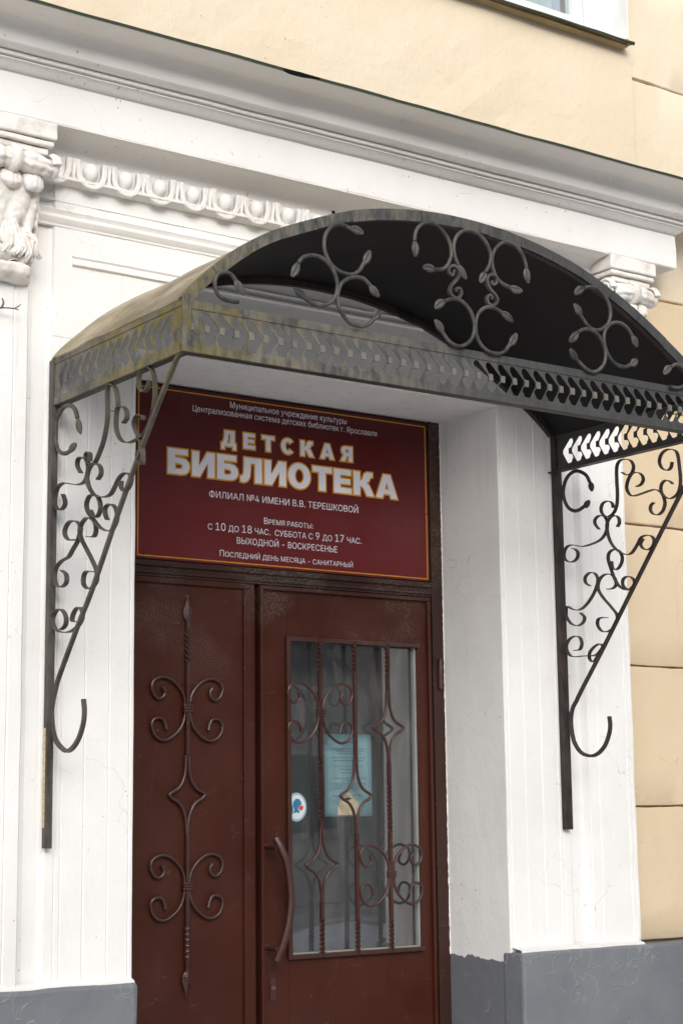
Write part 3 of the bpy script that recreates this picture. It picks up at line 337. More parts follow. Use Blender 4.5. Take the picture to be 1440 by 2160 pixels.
G = json.loads(r'''{"-":[453,[[337,244,337,188,114,188,114,244]]],".":[188,[[95,-4,83,-3,73,1,63,9,55,18,51,29,50,41,51,53,55,64,63,73,73,81,83,85,95,87,107,85,118,81,128,73,135,64,140,53,141,41,140,29,135,18,128,9,118,1,107,-3]]],"0":[453,[[227,-7,191,-3,158,7,130,24,105,48,85,77,69,113,57,155,50,202,48,254,50,306,57,353,69,395,85,431,106,461,130,484,159,502,191,512,227,516,262,512,295,502,323,484,348,461,368,431,384,395,396,353,403,306,405,254,403,202,396,155,384,113,368,77,348,48,323,24,295,7,263,-3],[227,50,250,52,271,60,290,74,306,92,320,116,330,144,338,176,342,213,344,254,342,295,338,332,330,365,320,393,306,416,290,435,271,449,250,457,227,460,203,457,182,449,163,435,147,416,134,393,123,365,115,332,111,295,109,254,111,213,115,176,123,144,134,116,147,92,163,74,182,60,203,52]]],"1":[453,[[76,0,76,55,391,55,391,0],[276,509,276,0,212,0,212,448,209,448,86,358,86,427,198,509]]],"4":[453,[[40,105,40,158,247,509,311,509,109,166,109,163,413,163,413,105],[282,0,282,121,282,146,282,318,343,318,343,0]]],"7":[453,[[97,0,323,448,323,452,62,452,62,509,391,509,391,449,165,0]]],"8":[453,[[226,-7,193,-5,163,1,136,11,111,25,91,42,74,62,62,84,54,109,52,135,53,156,58,176,65,195,75,212,87,228,101,241,117,252,134,260,153,265,153,267,129,276,109,289,93,308,80,330,73,354,70,380,73,405,79,429,90,450,106,469,124,485,146,498,170,508,197,514,226,516,255,514,282,508,306,498,328,485,346,469,361,450,373,429,379,405,382,380,379,354,372,330,359,308,343,289,323,276,300,267,300,265,319,260,335,252,351,241,365,228,377,212,387,195,395,176,399,156,401,135,398,109,391,84,378,62,362,42,341,25,317,11,289,1,259,-5],[226,49,248,50,267,54,285,60,300,69,313,79,323,91,331,106,335,121,337,139,335,157,330,173,322,189,312,202,298,213,283,223,265,230,247,234,226,235,206,234,187,230,169,223,154,213,140,202,130,189,122,173,117,157,115,139,117,121,121,106,129,91,139,79,152,69,167,60,185,54,205,50],[226,290,244,291,260,294,274,300,287,308,298,318,307,330,314,344,318,359,319,376,318,392,314,407,308,420,299,432,288,442,275,449,260,455,244,459,226,460,208,459,192,455,177,449,164,442,153,432,145,420,138,407,134,392,133,376,134,359,138,344,145,330,154,318,165,308,178,300,193,294,209,291]]],"9":[453,[[226,516,256,513,285,506,310,494,333,478,352,458,368,434,380,408,387,378,389,347,387,322,382,296,373,270,359,240,340,207,315,168,200,0,130,0,301,248,307,248,302,238,295,229,287,221,278,214,268,207,257,202,245,198,232,195,218,195,188,197,161,203,137,214,116,229,98,247,83,269,72,294,66,321,64,352,66,382,73,411,85,436,101,459,120,479,143,494,168,506,196,513],[226,460,207,459,190,454,174,446,160,435,148,423,138,407,131,390,127,372,125,352,127,331,131,313,138,295,148,280,160,268,174,257,190,250,207,245,226,243,245,245,263,249,279,257,293,267,305,280,314,295,322,312,326,330,327,350,326,371,322,390,314,407,305,422,293,435,279,446,263,454,245,459]]],":":[188,[[95,-4,83,-3,73,1,63,9,55,18,51,29,50,41,51,53,55,64,63,73,73,81,83,85,95,87,107,85,118,81,128,73,135,64,140,53,141,41,140,29,135,18,128,9,118,1,107,-3],[95,271,83,272,73,277,63,284,55,294,51,304,50,316,51,328,55,339,63,349,73,356,83,360,95,362,107,360,118,356,128,349,135,339,140,328,141,316,140,304,135,294,128,284,118,277,107,272]]],"А":[480,[[16,0,201,509,276,509,463,0,395,0,287,302,280,323,272,346,264,372,255,402,244,438,232,478,245,478,233,437,222,402,213,371,204,345,197,322,191,302,85,0],[110,142,110,199,370,199,370,142]]],"Б":[449,[[60,0,60,509,364,509,364,452,125,452,125,295,242,295,275,293,305,288,332,278,355,264,374,248,390,228,402,205,408,179,411,151,408,121,402,95,390,71,375,50,355,32,332,18,305,8,275,2,242,0],[125,56,240,56,272,59,298,67,320,81,335,100,344,123,347,151,344,177,335,199,320,216,298,229,272,236,240,239,125,239]]],"В":[456,[[60,0,60,509,241,509,274,507,304,501,329,491,350,477,367,461,381,442,390,421,396,398,398,374,397,353,393,336,387,320,378,307,368,295,356,286,343,278,329,272,315,267,315,262,331,260,347,254,363,245,378,234,391,220,402,203,411,184,416,161,418,136,416,111,410,88,400,67,386,48,368,31,344,18,317,8,284,2,247,0],[125,57,245,57,281,60,309,67,330,80,344,96,353,115,355,137,354,153,350,169,342,184,333,197,320,209,306,218,289,225,269,229,248,231,125,231],[125,285,238,285,256,287,273,290,288,296,302,304,314,314,323,326,330,340,335,355,336,372,333,393,326,412,313,429,294,442,270,449,240,452,125,452]]],"Д":[569,[[32,-109,32,57,73,57,81,65,89,75,97,86,104,99,111,114,117,132,123,151,128,174,133,199,138,227,142,259,145,294,162,509,480,509,480,57,537,57,537,-109,475,-109,475,0,94,0,94,-109],[147,57,416,57,416,452,221,452,208,294,205,259,201,226,196,194,190,164,184,136,176,111,168,90,158,71]]],"Е":[419,[[60,0,60,509,372,509,372,452,125,452,125,286,355,286,355,229,125,229,125,57,375,57,375,0]]],"И":[523,[[463,0,398,0,398,291,399,328,402,384,404,454,416,452,376,381,365,363,355,346,346,331,338,317,330,303,321,290,137,0,60,0,60,509,125,509,125,195,124,157,124,142,123,126,123,108,122,90,120,72,118,54,110,55,119,73,127,90,136,107,145,122,153,137,161,151,180,183,388,509,463,509]]],"Й":[523,[[463,0,398,0,398,291,399,328,402,384,404,454,416,452,376,381,365,363,355,346,346,331,338,317,330,303,321,290,137,0,60,0,60,509,125,509,125,195,124,157,124,142,123,126,123,108,122,90,120,72,118,54,110,55,119,73,127,90,136,107,145,122,153,137,161,151,180,183,388,509,463,509],[262,562,244,564,228,568,212,575,199,585,187,596,177,610,169,625,165,641,164,659,208,659,210,644,215,631,223,621,235,612,247,607,262,606,277,607,290,612,301,621,309,631,314,644,316,659,361,659,360,641,355,625,348,610,338,597,326,585,313,575,297,568,280,564]]],"К":[467,[[60,0,60,509,125,509,125,287,196,287,362,509,440,509,251,262,449,0,371,0,199,231,125,231,125,0]]],"Л":[520,[[32,0,32,57,45,57,60,58,73,61,84,66,93,75,100,87,107,103,112,123,116,149,119,181,146,509,460,509,460,0,395,0,395,452,205,452,182,175,179,147,175,121,170,97,164,76,157,58,147,42,137,29,124,19,109,10,92,5,73,1,51,0]]],"М":[628,[[60,0,60,509,152,509,277,187,287,159,299,123,311,84,322,49,307,49,318,83,330,121,342,158,352,187,476,509,568,509,568,0,504,0,504,291,504,327,505,369,506,413,507,457,513,457,508,441,503,425,498,409,482,363,467,322,456,291,342,0,286,0,170,291,159,321,145,361,129,408,112,457,119,457,120,416,121,372,122,328,122,291,122,0]]],"Н":[517,[[60,0,60,509,125,509,125,289,392,289,392,509,457,509,457,0,392,0,392,232,125,232,125,0]]],"О":[533,[[267,-7,225,-3,186,7,150,25,119,49,92,79,70,115,53,157,44,203,40,254,44,305,53,352,70,393,92,429,119,459,150,484,186,501,225,512,267,516,309,512,348,501,384,484,415,459,442,429,464,393,480,352,490,305,493,254,490,203,480,157,464,115,442,79,415,49,384,25,348,7,309,-3],[267,53,296,55,324,63,349,76,372,94,392,116,408,144,420,176,428,213,430,254,428,295,420,332,408,365,392,392,372,415,349,433,324,446,296,453,267,456,237,453,210,445,184,433,161,415,142,392,125,364,113,332,106,295,103,254,106,213,113,176,125,144,142,117,161,94,184,76,210,63,237,55]]],"П":[517,[[457,509,457,0,392,0,392,452,125,452,125,0,60,0,60,509]]],"Р":[445,[[60,0,60,509,235,509,272,506,305,499,332,487,356,471,375,452,390,430,400,404,407,377,409,348,407,318,400,291,390,265,375,243,356,223,332,207,305,195,272,188,235,186,109,186,109,242,233,242,257,244,279,248,297,256,312,266,324,279,333,294,339,310,343,328,344,348,343,367,339,385,333,402,324,416,312,428,297,439,279,446,257,451,232,452,125,452,125,0]]],"С":[510,[[267,-7,225,-3,186,7,150,25,119,49,92,79,70,115,53,157,44,203,40,254,44,305,53,352,70,393,92,429,119,459,150,484,186,501,225,512,267,516,293,514,317,511,340,504,362,496,383,485,402,471,419,456,435,438,448,418,459,397,467,373,473,348,408,348,404,365,397,380,389,395,380,407,369,418,357,428,344,437,330,444,315,449,300,453,284,455,267,456,237,453,209,445,184,432,161,414,141,391,125,364,113,332,106,295,103,254,106,213,113,177,125,145,141,117,161,94,184,76,210,63,237,56,267,53,284,54,300,56,315,60,330,65,344,72,357,81,369,90,380,102,389,114,397,128,404,144,408,160,473,160,467,135,459,112,448,91,435,71,420,53,402,38,383,24,363,13,341,5,317,-2,293,-6]]],"Т":[449,[[32,452,32,509,417,509,417,452,257,452,257,0,193,0,193,452]]],"У":[437,[[87,0,87,57,122,57,138,58,151,61,163,65,172,72,180,81,185,92,195,116,16,509,87,509,154,357,165,331,176,306,185,282,193,260,201,237,209,215,216,193,224,171,232,149,214,149,248,245,260,279,274,317,290,357,351,509,420,509,244,84,237,68,229,54,220,40,210,29,198,19,184,11,166,5,145,1,121,0]]],"Ф":[578,[[267,37,222,39,182,48,146,63,115,83,89,109,68,139,53,173,43,212,40,254,43,297,53,336,68,370,89,400,115,425,146,446,182,460,222,469,267,472,311,472,355,469,395,460,431,446,463,425,489,400,510,370,525,336,534,297,537,254,534,212,525,173,510,139,489,109,463,83,431,63,395,48,355,39,311,37],[269,96,308,96,342,98,373,104,399,114,422,128,441,146,456,168,466,193,473,222,475,254,473,287,466,315,456,341,441,362,422,380,399,395,373,405,342,411,308,413,269,413,235,411,205,405,179,395,156,380,137,362,122,341,111,315,105,287,103,254,105,222,111,193,122,168,137,146,156,128,179,114,205,104,235,98],[257,-29,257,538,321,538,321,-29]]],"Х":[474,[[18,0,217,284,217,236,29,509,104,509,178,400,188,386,196,373,204,361,211,350,217,340,223,329,230,318,236,305,243,292,232,292,252,329,258,339,265,350,272,361,298,400,374,509,446,509,259,239,259,287,456,0,382,0,292,129,268,165,262,175,256,185,250,195,244,206,237,218,230,231,244,231,238,219,231,207,225,196,219,186,213,176,206,166,182,129,91,0]]],"Ц":[502,[[442,0,60,0,60,509,125,509,125,57,378,57,378,509,442,509],[430,-109,430,0,405,0,405,56,492,56,491,-109]]],"Ч":[487,[[223,190,189,192,159,197,132,207,108,220,89,238,73,260,62,286,55,317,53,352,53,509,117,509,117,353,121,319,131,292,149,272,173,258,200,250,231,247,259,249,285,253,311,261,335,272,359,285,382,299,382,236,359,223,335,212,310,203,283,196,254,191],[362,0,362,509,427,509,427,0]]],"Ш":[666,[[60,509,125,509,125,57,301,57,301,509,365,509,365,57,542,57,542,509,606,509,606,0,60,0]]],"Ы":[612,[[108,308,246,308,280,306,310,299,337,289,361,275,381,258,397,237,408,213,415,186,418,157,415,126,408,98,397,73,381,52,361,34,337,19,310,8,280,2,246,0,60,0,60,509,125,509,125,56,246,56,277,59,303,68,325,83,341,104,350,128,354,157,352,176,348,192,340,207,330,220,318,231,303,240,286,246,267,250,246,251,108,251],[552,509,552,0,487,0,487,509]]],"Ь":[452,[[108,308,246,308,280,306,310,299,337,289,361,275,381,258,397,237,408,213,415,186,418,157,415,126,408,98,397,73,381,52,361,34,337,19,310,8,280,2,246,0,60,0,60,509,125,509,125,56,246,56,277,59,303,68,325,83,341,104,350,128,354,157,352,176,348,192,340,207,330,220,318,231,303,240,286,246,267,250,246,251,108,251]]],"Я":[449,[[389,0,324,0,324,452,216,452,192,451,170,446,152,440,137,430,125,419,115,405,109,389,105,371,104,352,105,333,109,316,115,300,125,287,137,276,152,267,170,260,191,256,216,255,353,255,353,198,213,198,177,200,144,206,116,217,93,232,74,250,59,271,48,296,42,323,40,352,42,381,48,408,59,433,73,455,92,473,116,489,144,500,176,506,213,509,389,509],[96,0,22,0,146,229,219,229]]],"а":[389,[[160,-9,137,-7,115,-3,94,5,76,15,60,29,48,45,38,63,32,84,30,108,32,128,36,146,43,161,53,174,64,184,78,193,92,200,108,206,125,211,143,214,161,217,178,220,234,227,247,229,257,231,265,235,271,240,274,246,276,255,276,257,275,272,272,285,267,297,260,307,251,315,240,322,227,327,212,330,196,331,178,330,163,327,149,322,137,316,127,309,118,301,110,292,104,283,100,274,41,291,51,313,64,331,79,346,95,358,114,368,133,375,153,380,173,383,194,384,208,384,223,382,239,379,255,375,271,369,286,360,300,350,312,336,322,320,330,301,335,278,337,251,337,0,277,0,277,52,272,52,267,43,260,34,252,25,242,16,229,8,215,1,199,-4,181,-7],[170,45,192,47,211,51,228,59,242,68,254,80,263,93,270,108,274,122,276,138,276,190,272,187,267,184,259,182,251,180,241,178,231,176,200,171,175,168,161,166,147,163,134,159,122,153,112,147,103,139,97,130,93,118,92,105,93,93,96,82,102,72,109,64,119,57,130,52,142,48,156,46]]],"б":[411,[[208,-8,176,-6,147,2,119,15,95,33,74,55,57,82,44,113,37,147,34,185,34,198,35,236,37,270,41,301,46,329,54,354,62,376,73,395,86,412,101,426,118,438,137,448,159,455,183,461,209,465,238,468,252,470,264,472,273,475,281,478,286,483,290,488,292,494,293,501,294,509,349,509,347,491,344,475,338,461,330,449,318,439,304,431,286,424,264,420,238,417,206,414,178,408,155,401,135,390,119,375,107,356,97,332,90,302,85,266,86,266,94,283,105,299,118,314,132,328,149,340,167,350,187,357,207,362,229,363,256,361,281,353,304,339,325,322,343,300,357,274,368,246,375,215,377,181,375,147,368,114,355,84,339,58,319,35,295,17,268,3,239,-5],[208,46,230,48,249,53,266,62,281,74,293,89,303,108,310,129,315,152,316,178,315,204,311,228,304,249,294,267,282,282,268,294,251,303,232,308,211,310,189,308,169,302,151,293,135,280,121,264,110,245,102,224,97,201,96,175,97,151,102,129,109,109,119,90,132,75,148,62,166,53,186,48]]],"в":[392,[[53,0,53,379,208,379,247,376,280,367,307,352,327,331,339,307,343,278,341,258,335,240,324,226,309,214,291,205,270,199,284,196,298,191,312,185,325,176,336,165,345,152,352,138,357,121,358,102,356,84,351,66,343,50,331,35,317,23,300,13,280,6,257,1,232,0],[111,56,232,56,251,57,266,62,279,70,288,80,293,93,295,108,293,125,288,141,279,153,266,162,251,167,232,169,111,169],[111,220,209,220,230,222,248,227,263,234,273,245,280,258,282,273,280,288,273,300,262,310,248,318,230,322,208,324,111,324]]],"г":[304,[[290,379,290,323,114,323,114,0,53,0,53,379]]],"д":[427,[[13,-110,13,56,44,56,52,65,58,73,65,82,70,93,75,104,79,116,83,130,87,146,90,164,93,184,95,206,98,231,110,379,356,379,356,56,414,56,414,-110,353,-110,353,0,74,0,74,-110],[114,56,295,56,295,323,166,323,157,231,153,193,148,158,143,127,135,99,126,76]]],"е":[404,[[212,-8,177,-5,145,3,117,16,92,35,72,58,56,85,44,116,37,150,34,187,36,224,44,258,55,290,71,317,91,340,115,359,142,373,172,382,205,384,226,383,246,380,266,374,285,366,303,355,319,341,334,324,347,305,357,282,365,256,370,227,371,194,371,169,75,169,75,221,338,221,310,202,308,226,304,248,298,269,288,286,277,301,263,314,246,323,227,328,205,330,183,328,164,323,146,313,131,301,119,286,109,270,102,251,97,231,96,211,96,178,98,151,102,127,110,106,121,88,135,73,151,61,169,53,190,48,212,46,227,47,241,49,254,53,265,58,276,65,285,73,294,82,300,93,306,105,365,91,358,72,348,55,335,39,320,26,302,14,283,4,261,-3,237,-7]]],"ж":[563,[[21,0,174,193,23,379,95,379,221,218,252,218,252,379,313,379,313,218,342,218,468,379,541,379,390,193,543,0,469,0,342,162,313,162,313,0,252,0,252,162,223,162,95,0]]],"з":[343,[[171,-4,146,-3,123,1,101,8,82,17,65,29,51,43,40,59,34,76,31,95,94,95,97,82,105,71,117,61,133,54,151,49,171,47,193,49,211,55,227,65,239,77,246,92,249,109,246,126,239,141,226,154,208,163,187,169,163,171,138,171,138,217,163,217,183,219,201,224,217,233,229,245,236,259,238,276,236,292,230,306,220,318,207,327,191,332,173,334,154,332,137,327,122,319,109,309,102,296,99,281,40,281,42,301,48,319,59,335,72,349,88,361,107,371,128,378,150,382,173,384,197,382,220,377,239,370,257,359,271,346,283,332,291,315,296,298,298,279,296,258,289,240,277,224,262,212,245,203,225,197,225,194,252,188,273,178,291,164,303,147,310,127,313,104,311,84,305,66,294,48,281,33,264,20,244,10,222,2,198,-3]]],"и":[411,[[358,0,296,0,296,274,293,274,111,0,53,0,53,379,114,379,114,104,118,104,300,379,358,379]]],"к":[376,[[53,0,53,379,114,379,114,215,152,215,288,379,366,379,213,196,368,0,290,0,167,159,114,159,114,0]]],"л":[400,[[6,0,6,56,20,56,31,57,40,59,48,63,56,68,62,76,67,86,71,98,75,114,78,133,80,155,82,181,84,211,91,379,348,379,348,0,286,0,286,323,149,323,143,189,140,150,135,115,129,84,120,58,109,37,94,21,76,9,54,2,27,0]]],"м":[535,[[53,0,53,379,144,379,232,168,237,156,242,144,246,132,257,100,265,70,273,41,263,41,270,69,278,100,289,132,293,143,298,155,303,168,390,379,482,379,482,0,421,0,421,197,421,237,422,276,422,315,423,354,430,354,425,335,420,317,415,300,410,284,404,268,399,252,392,235,385,217,377,198,294,0,240,0,156,198,148,217,141,235,135,252,129,268,123,284,118,300,113,317,108,335,102,354,111,354,112,318,113,279,113,238,113,197,113,0]]],"н":[409,[[309,223,309,167,99,167,99,223],[114,379,114,0,53,0,53,379],[356,379,356,0,295,0,295,379]]],"о":[415,[[207,-8,174,-5,144,3,117,16,93,35,72,58,56,85,44,116,37,150,34,187,37,225,44,260,56,291,72,318,93,341,117,360,144,374,174,382,207,384,241,382,271,374,299,360,323,341,343,318,359,291,371,260,379,225,381,187,379,150,371,116,359,85,343,58,323,35,299,16,271,3,241,-5],[207,46,231,49,252,55,270,66,285,80,298,97,307,117,314,139,318,163,319,187,318,212,314,236,307,258,298,278,285,296,270,310,252,321,231,328,207,330,184,328,163,321,145,310,130,296,118,278,108,258,102,236,98,212,96,187,98,163,102,139,108,117,118,97,130,80,145,66,163,55,184,49]]],"п":[408,[[355,379,355,0,294,0,294,323,114,323,114,0,53,0,53,379]]],"р":[424,[[53,-143,53,379,112,379,112,319,118,319,123,327,130,336,137,346,147,355,158,364,171,373,188,379,207,383,229,384,259,382,287,374,313,361,335,342,354,320,370,293,381,261,388,227,390,189,388,151,381,116,370,84,355,57,336,34,313,16,288,3,260,-6,229,-8,208,-7,189,-3,173,4,159,12,147,21,138,31,130,41,124,50,118,59,114,59,114,-143],[220,47,242,49,262,55,279,66,294,80,306,97,316,117,323,139,327,163,328,189,327,215,323,239,316,261,307,281,295,298,280,311,262,322,243,328,220,330,198,328,178,322,161,312,147,299,134,282,125,263,118,241,114,216,113,189,114,162,118,138,125,115,135,95,147,78,162,65,179,55,198,49]]],"с":[396,[[207,-8,174,-5,144,3,117,16,93,35,72,58,56,85,44,116,37,150,34,187,37,225,44,260,56,291,72,318,93,341,117,360,144,374,174,382,207,384,226,384,243,381,260,377,276,371,291,364,305,356,318,346,330,335,340,322,349,308,356,293,362,277,303,262,300,272,295,281,290,289,284,297,278,304,270,311,261,316,252,321,242,325,231,328,220,329,207,330,184,328,163,321,145,310,130,296,118,278,108,258,102,236,98,212,96,187,98,163,102,139,108,117,118,97,130,80,145,66,163,55,184,49,207,46,220,47,232,49,243,52,253,55,262,60,271,66,279,73,285,80,292,89,297,98,301,107,304,117,363,102,357,86,350,70,341,56,331,43,319,32,306,21,292,12,277,5,261,-1,244,-5,226,-7]]],"т":[325,[[132,0,132,325,6,325,6,379,319,379,319,325,193,325,193,0]]],"у":[389,[[47,-139,61,-86,71,-87,83,-89,94,-90,104,-89,113,-86,122,-81,130,-74,138,-64,145,-51,151,-36,163,-1,17,379,84,379,165,155,173,132,180,109,187,87,193,64,199,42,206,21,184,21,190,42,196,64,202,87,209,110,216,132,224,155,305,379,371,379,204,-58,196,-77,187,-93,177,-107,165,-119,153,-128,139,-136,125,-141,109,-144,91,-145,82,-145,73,-144,65,-143,57,-142,52,-140]]],"х":[379,[[21,0,171,218,171,171,29,379,100,379,147,306,159,287,170,270,179,253,188,237,198,221,207,206,175,206,185,221,194,237,202,253,211,270,222,287,233,306,282,379,352,379,209,169,209,214,358,0,287,0,231,85,219,103,209,120,200,136,191,152,182,167,173,182,205,182,195,167,187,152,178,136,170,120,160,103,148,85,91,0]]],"ц":[415,[[53,0,53,379,114,379,114,56,294,56,294,379,355,379,355,0],[344,-109,344,0,318,0,318,56,405,56,405,-109]]],"ч":[401,[[198,118,157,122,121,134,92,153,70,181,57,216,53,258,53,379,114,379,114,258,116,232,124,211,138,195,155,184,175,177,198,175,221,176,244,178,264,182,284,187,304,192,324,199,324,143,311,138,298,134,285,130,272,127,258,124,244,122,229,120,214,119],[287,0,287,379,348,379,348,0]]],"ы":[511,[[104,244,214,244,243,242,268,237,290,228,309,217,325,202,337,186,346,167,352,146,353,123,352,101,346,80,337,61,325,43,309,29,290,16,268,7,243,2,214,0,53,0,53,379,114,379,114,56,214,56,235,58,254,64,270,74,282,87,289,103,292,121,289,139,282,155,270,169,254,179,235,185,214,187,104,187],[397,0,397,379,458,379,458,0]]],"ь":[388,[[104,244,214,244,243,242,268,237,290,228,309,217,325,202,337,186,346,167,352,146,353,123,352,101,346,80,337,61,325,43,309,29,290,16,268,7,243,2,214,0,53,0,53,379,114,379,114,56,214,56,235,58,254,64,270,74,282,87,289,103,292,121,289,139,282,155,270,169,254,179,235,185,214,187,104,187]]],"я":[385,[[332,0,271,0,271,326,184,326,155,324,131,318,114,309,102,295,95,279,93,259,95,240,102,224,114,211,132,201,155,195,184,194,298,194,298,142,180,142,134,146,97,157,68,174,48,198,36,226,32,259,36,293,48,322,68,346,97,365,134,376,180,379,332,379],[85,0,15,0,122,172,190,172]]],"№":[761,[[60,0,60,509,122,509,349,121,353,121,353,509,416,509,416,0,355,0,129,385,124,385,124,0],[479,153,479,205,696,205,696,153],[587,249,564,250,543,255,524,263,507,274,494,288,483,304,475,323,470,343,468,366,468,399,470,421,474,442,482,461,493,477,507,490,524,502,542,510,563,515,587,516,610,515,631,510,650,502,666,490,680,477,691,460,698,442,703,421,705,399,705,366,703,343,698,322,691,304,680,288,666,274,650,263,631,255,610,250],[587,298,605,300,619,307,630,317,638,330,643,347,645,366,645,399,643,417,638,433,630,447,619,457,604,463,587,465,568,463,554,457,543,447,535,433,530,417,528,399,528,366,530,347,535,330,543,317,554,307,569,300]]],"x":[379,[[21,0,171,218,171,171,29,379,100,379,147,306,159,287,170,270,179,253,188,237,198,221,207,206,175,206,185,221,194,237,202,253,211,270,222,287,233,306,282,379,352,379,209,169,209,214,358,0,287,0,231,85,219,103,209,120,200,136,191,152,182,167,173,182,205,182,195,167,187,152,178,136,170,120,160,103,148,85,91,0]]],"H":[517,[[60,0,60,509,125,509,125,289,392,289,392,509,457,509,457,0,392,0,392,232,125,232,125,0]]]," ":[188,[]]}''')

# ================================================================ GROUND AND STREET BEHIND THE CAMERA (seen in the door glass)
def ground_mat(name, a, b, sc=3):
    t = NT(name); col = t.mix(t.ramp(t.noise(sc, 6, .65), .35, .65), a, b); n = t.bump(t.noise(60, 4), .004, .6)
    return t.done(col, .85, n, spec=.3)
bm = bbox(-90, 90, -90, 30, -.4, -.13); o = obj('ground', bm, ground_mat('slushy_street', (.30, .30, .305), (.58, .58, .59), .7)); o['kind'] = 'structure'
bm = bbox(-30, 40, -5.6, .0, -.126, 0, .02); o = obj('pavement', bm, ground_mat('concrete_paving', (.44, .43, .42), (.62, .615, .61), 1.6)); o['kind'] = 'structure'
bm = bbox(-30, 40, -17, -13.0, -.126, .02, .02); o = obj('far_pavement', bm, ground_mat('worn_paving', (.26, .25, .24), (.36, .35, .34), 5)); o['kind'] = 'structure'

bank = thing('snow_bank', 'low dirty snow bank along the far kerb', 'snow', (16, -13, 0))
bm = bmesh.new(); nx, ny = 90, 8; g = []
for i in range(nx+1):
    row = []
    for j in range(ny+1):
        x = -2+30*i/nx; y = -13.6+1.3*j/ny; h = .42*math.sin(math.pi*j/ny)**.7*(.55+.6*noise.noise(Vector((x*.8, y, 3))))
        row.append(bm.verts.new((x, y, .0+max(0, h))))
    g.append(row)
for i in range(nx):
    for j in range(ny): bm.faces.new((g[i][j], g[i+1][j], g[i+1][j+1], g[i][j+1]))
obj('snow', bm, plain('old_snow', (.62, .63, .66), .8, bump=1), bank, True, 1.5); settle(bank)

ob = thing('brick_house', 'long dull brown house with rows of windows across the street', 'house', (14, -24, 0))
HB = plain('brown_render', (.34, .33, .32), .9, bump=1)
obj('wall', bbox(-24, 46, -32, -24, -.1, 9.5), HB, ob)
obj('roof', bbox(-24.4, 46.4, -32.4, -23.5, 9.5, 10.1, .05), plain('tin_roof', (.10, .09, .09), .6), ob)
wf = bbox(-.62, .62, -.05, .03, 0, 1.7).copy(); me_f = bpy.data.meshes.new('house_window'); wf.to_mesh(me_f); me_f.materials.append(plain('old_white_frame', (.45, .45, .44), .6))
wg = bbox(-.52, .52, .03, .05, .1, 1.6); me_g = bpy.data.meshes.new('house_pane'); wg.to_mesh(me_g); me_g.materials.append(plain('dark_pane', (.05, .06, .07), .15))
for fl in range(3):
    for k in range(20):
        f = bpy.data.objects.new('window', me_f); COL.objects.link(f); f.parent = ob; f.location = (-22+k*3.3, -23.97, 1.2+fl*2.9)
        p = bpy.data.objects.new('pane', me_g); COL.objects.link(p); p.parent = f
settle(ob)
def bare_tree(x, y, h, label, seed):
    rnd = random.Random(seed); t = thing('bare_tree', label, 'tree', (x, y, 0), 'bare trees across the street')
    bm = bmesh.new(); path = [Vector((x+rnd.uniform(-.1, .1)*k*.5, y, h*.6*k/6)) for k in range(7)]
    sweep(bm, path, (0, 1, 0), circ(.16, 8), scale=[1-.09*k for k in range(7)]); obj('trunk', bm, TWIG, t, True)
    bm = bmesh.new()
    def grow(p, d, L, r, n):
        q = [p]; c = p.copy()
        for k in range(4):
            d = (d+Vector((rnd.uniform(-.25, .25), rnd.uniform(-.25, .25), .08))).normalized(); c = c+d*L/4; q.append(c.copy())
        sweep(bm, q, (0, 1, .1), circ(r, 4), scale=[1, .85, .7, .6, .5], cap=False)
        if n:
            for k in range(3 if n > 1 else 4):
                dd = (d+Vector((rnd.uniform(-1, 1), rnd.uniform(-1, 1), rnd.uniform(-.2, .7)))*.75).normalized(); grow(q[rnd.choice((2, 3, 4))], dd, L*.68, r*.55, n-1)
    for k in range(7):
        a = rnd.uniform(0, 6.28); grow(path[rnd.choice((4, 5, 6))], Vector((math.cos(a), math.sin(a), .8)).normalized(), h*.3, .07, 3)
    obj('crown', bm, TWIG, t); settle(t)
for k, (x, y, h, lb) in enumerate([(9.0, -15.2, 7.5, 'bare tree across the street, the left one with a slim trunk'), (13.5, -16, 8.5, 'bare tree across the street, the tall one in the middle'), (19, -15.4, 7, 'bare tree across the street, the short one on the right')]):
    bare_tree(x, y, h, lb, 11+k)

# ================================================================ LIBRARY BUILDING
B = thing('library_building', 'old cream yellow building front with white pilasters, cornice and door surround', 'building')
D0 = .346
def mir(P): return [(1.5-x, y) for x, y in P][::-1]
jr = [(1.5, .40), (1.5, .005), (1.503, .001), (1.512, 0), (1.516, .003), (1.52, 0), (1.585, -.001), (1.588, .0022), (1.592, 0), (1.666, 0), (1.669, .003), (1.674, 0),
      (1.742, 0), (1.745, .003), (1.749, 0), (1.762, 0), (1.765, .004), (1.769, 0), (1.796, 0), (1.80, .010), (1.815, .015), (1.86, .016), (1.876, .012), (1.885, -.005), (1.885, .40)]
zs = [k*.0 for k in ()] or [0, .4, .8, 1.1, 1.4, 1.8, 2.2, 2.6, 3.0, 3.08]
def wob(bm, amp=.0018, s=5):
    for v in bm.verts:
        p = v.co*s; v.co.x += noise.noise(p)*amp; v.co.y += noise.noise(p+Vector((9, 4, 2)))*amp
    return bm
fine_z = [3.08*k/44 for k in range(45)]
obj('door_jamb', wob(extrude_profile(jr, 0, 0, zs=fine_z)), WHITE, B)
obj('door_jamb', wob(extrude_profile(mir(jr), 0, 0, zs=fine_z)), WHITE, B)
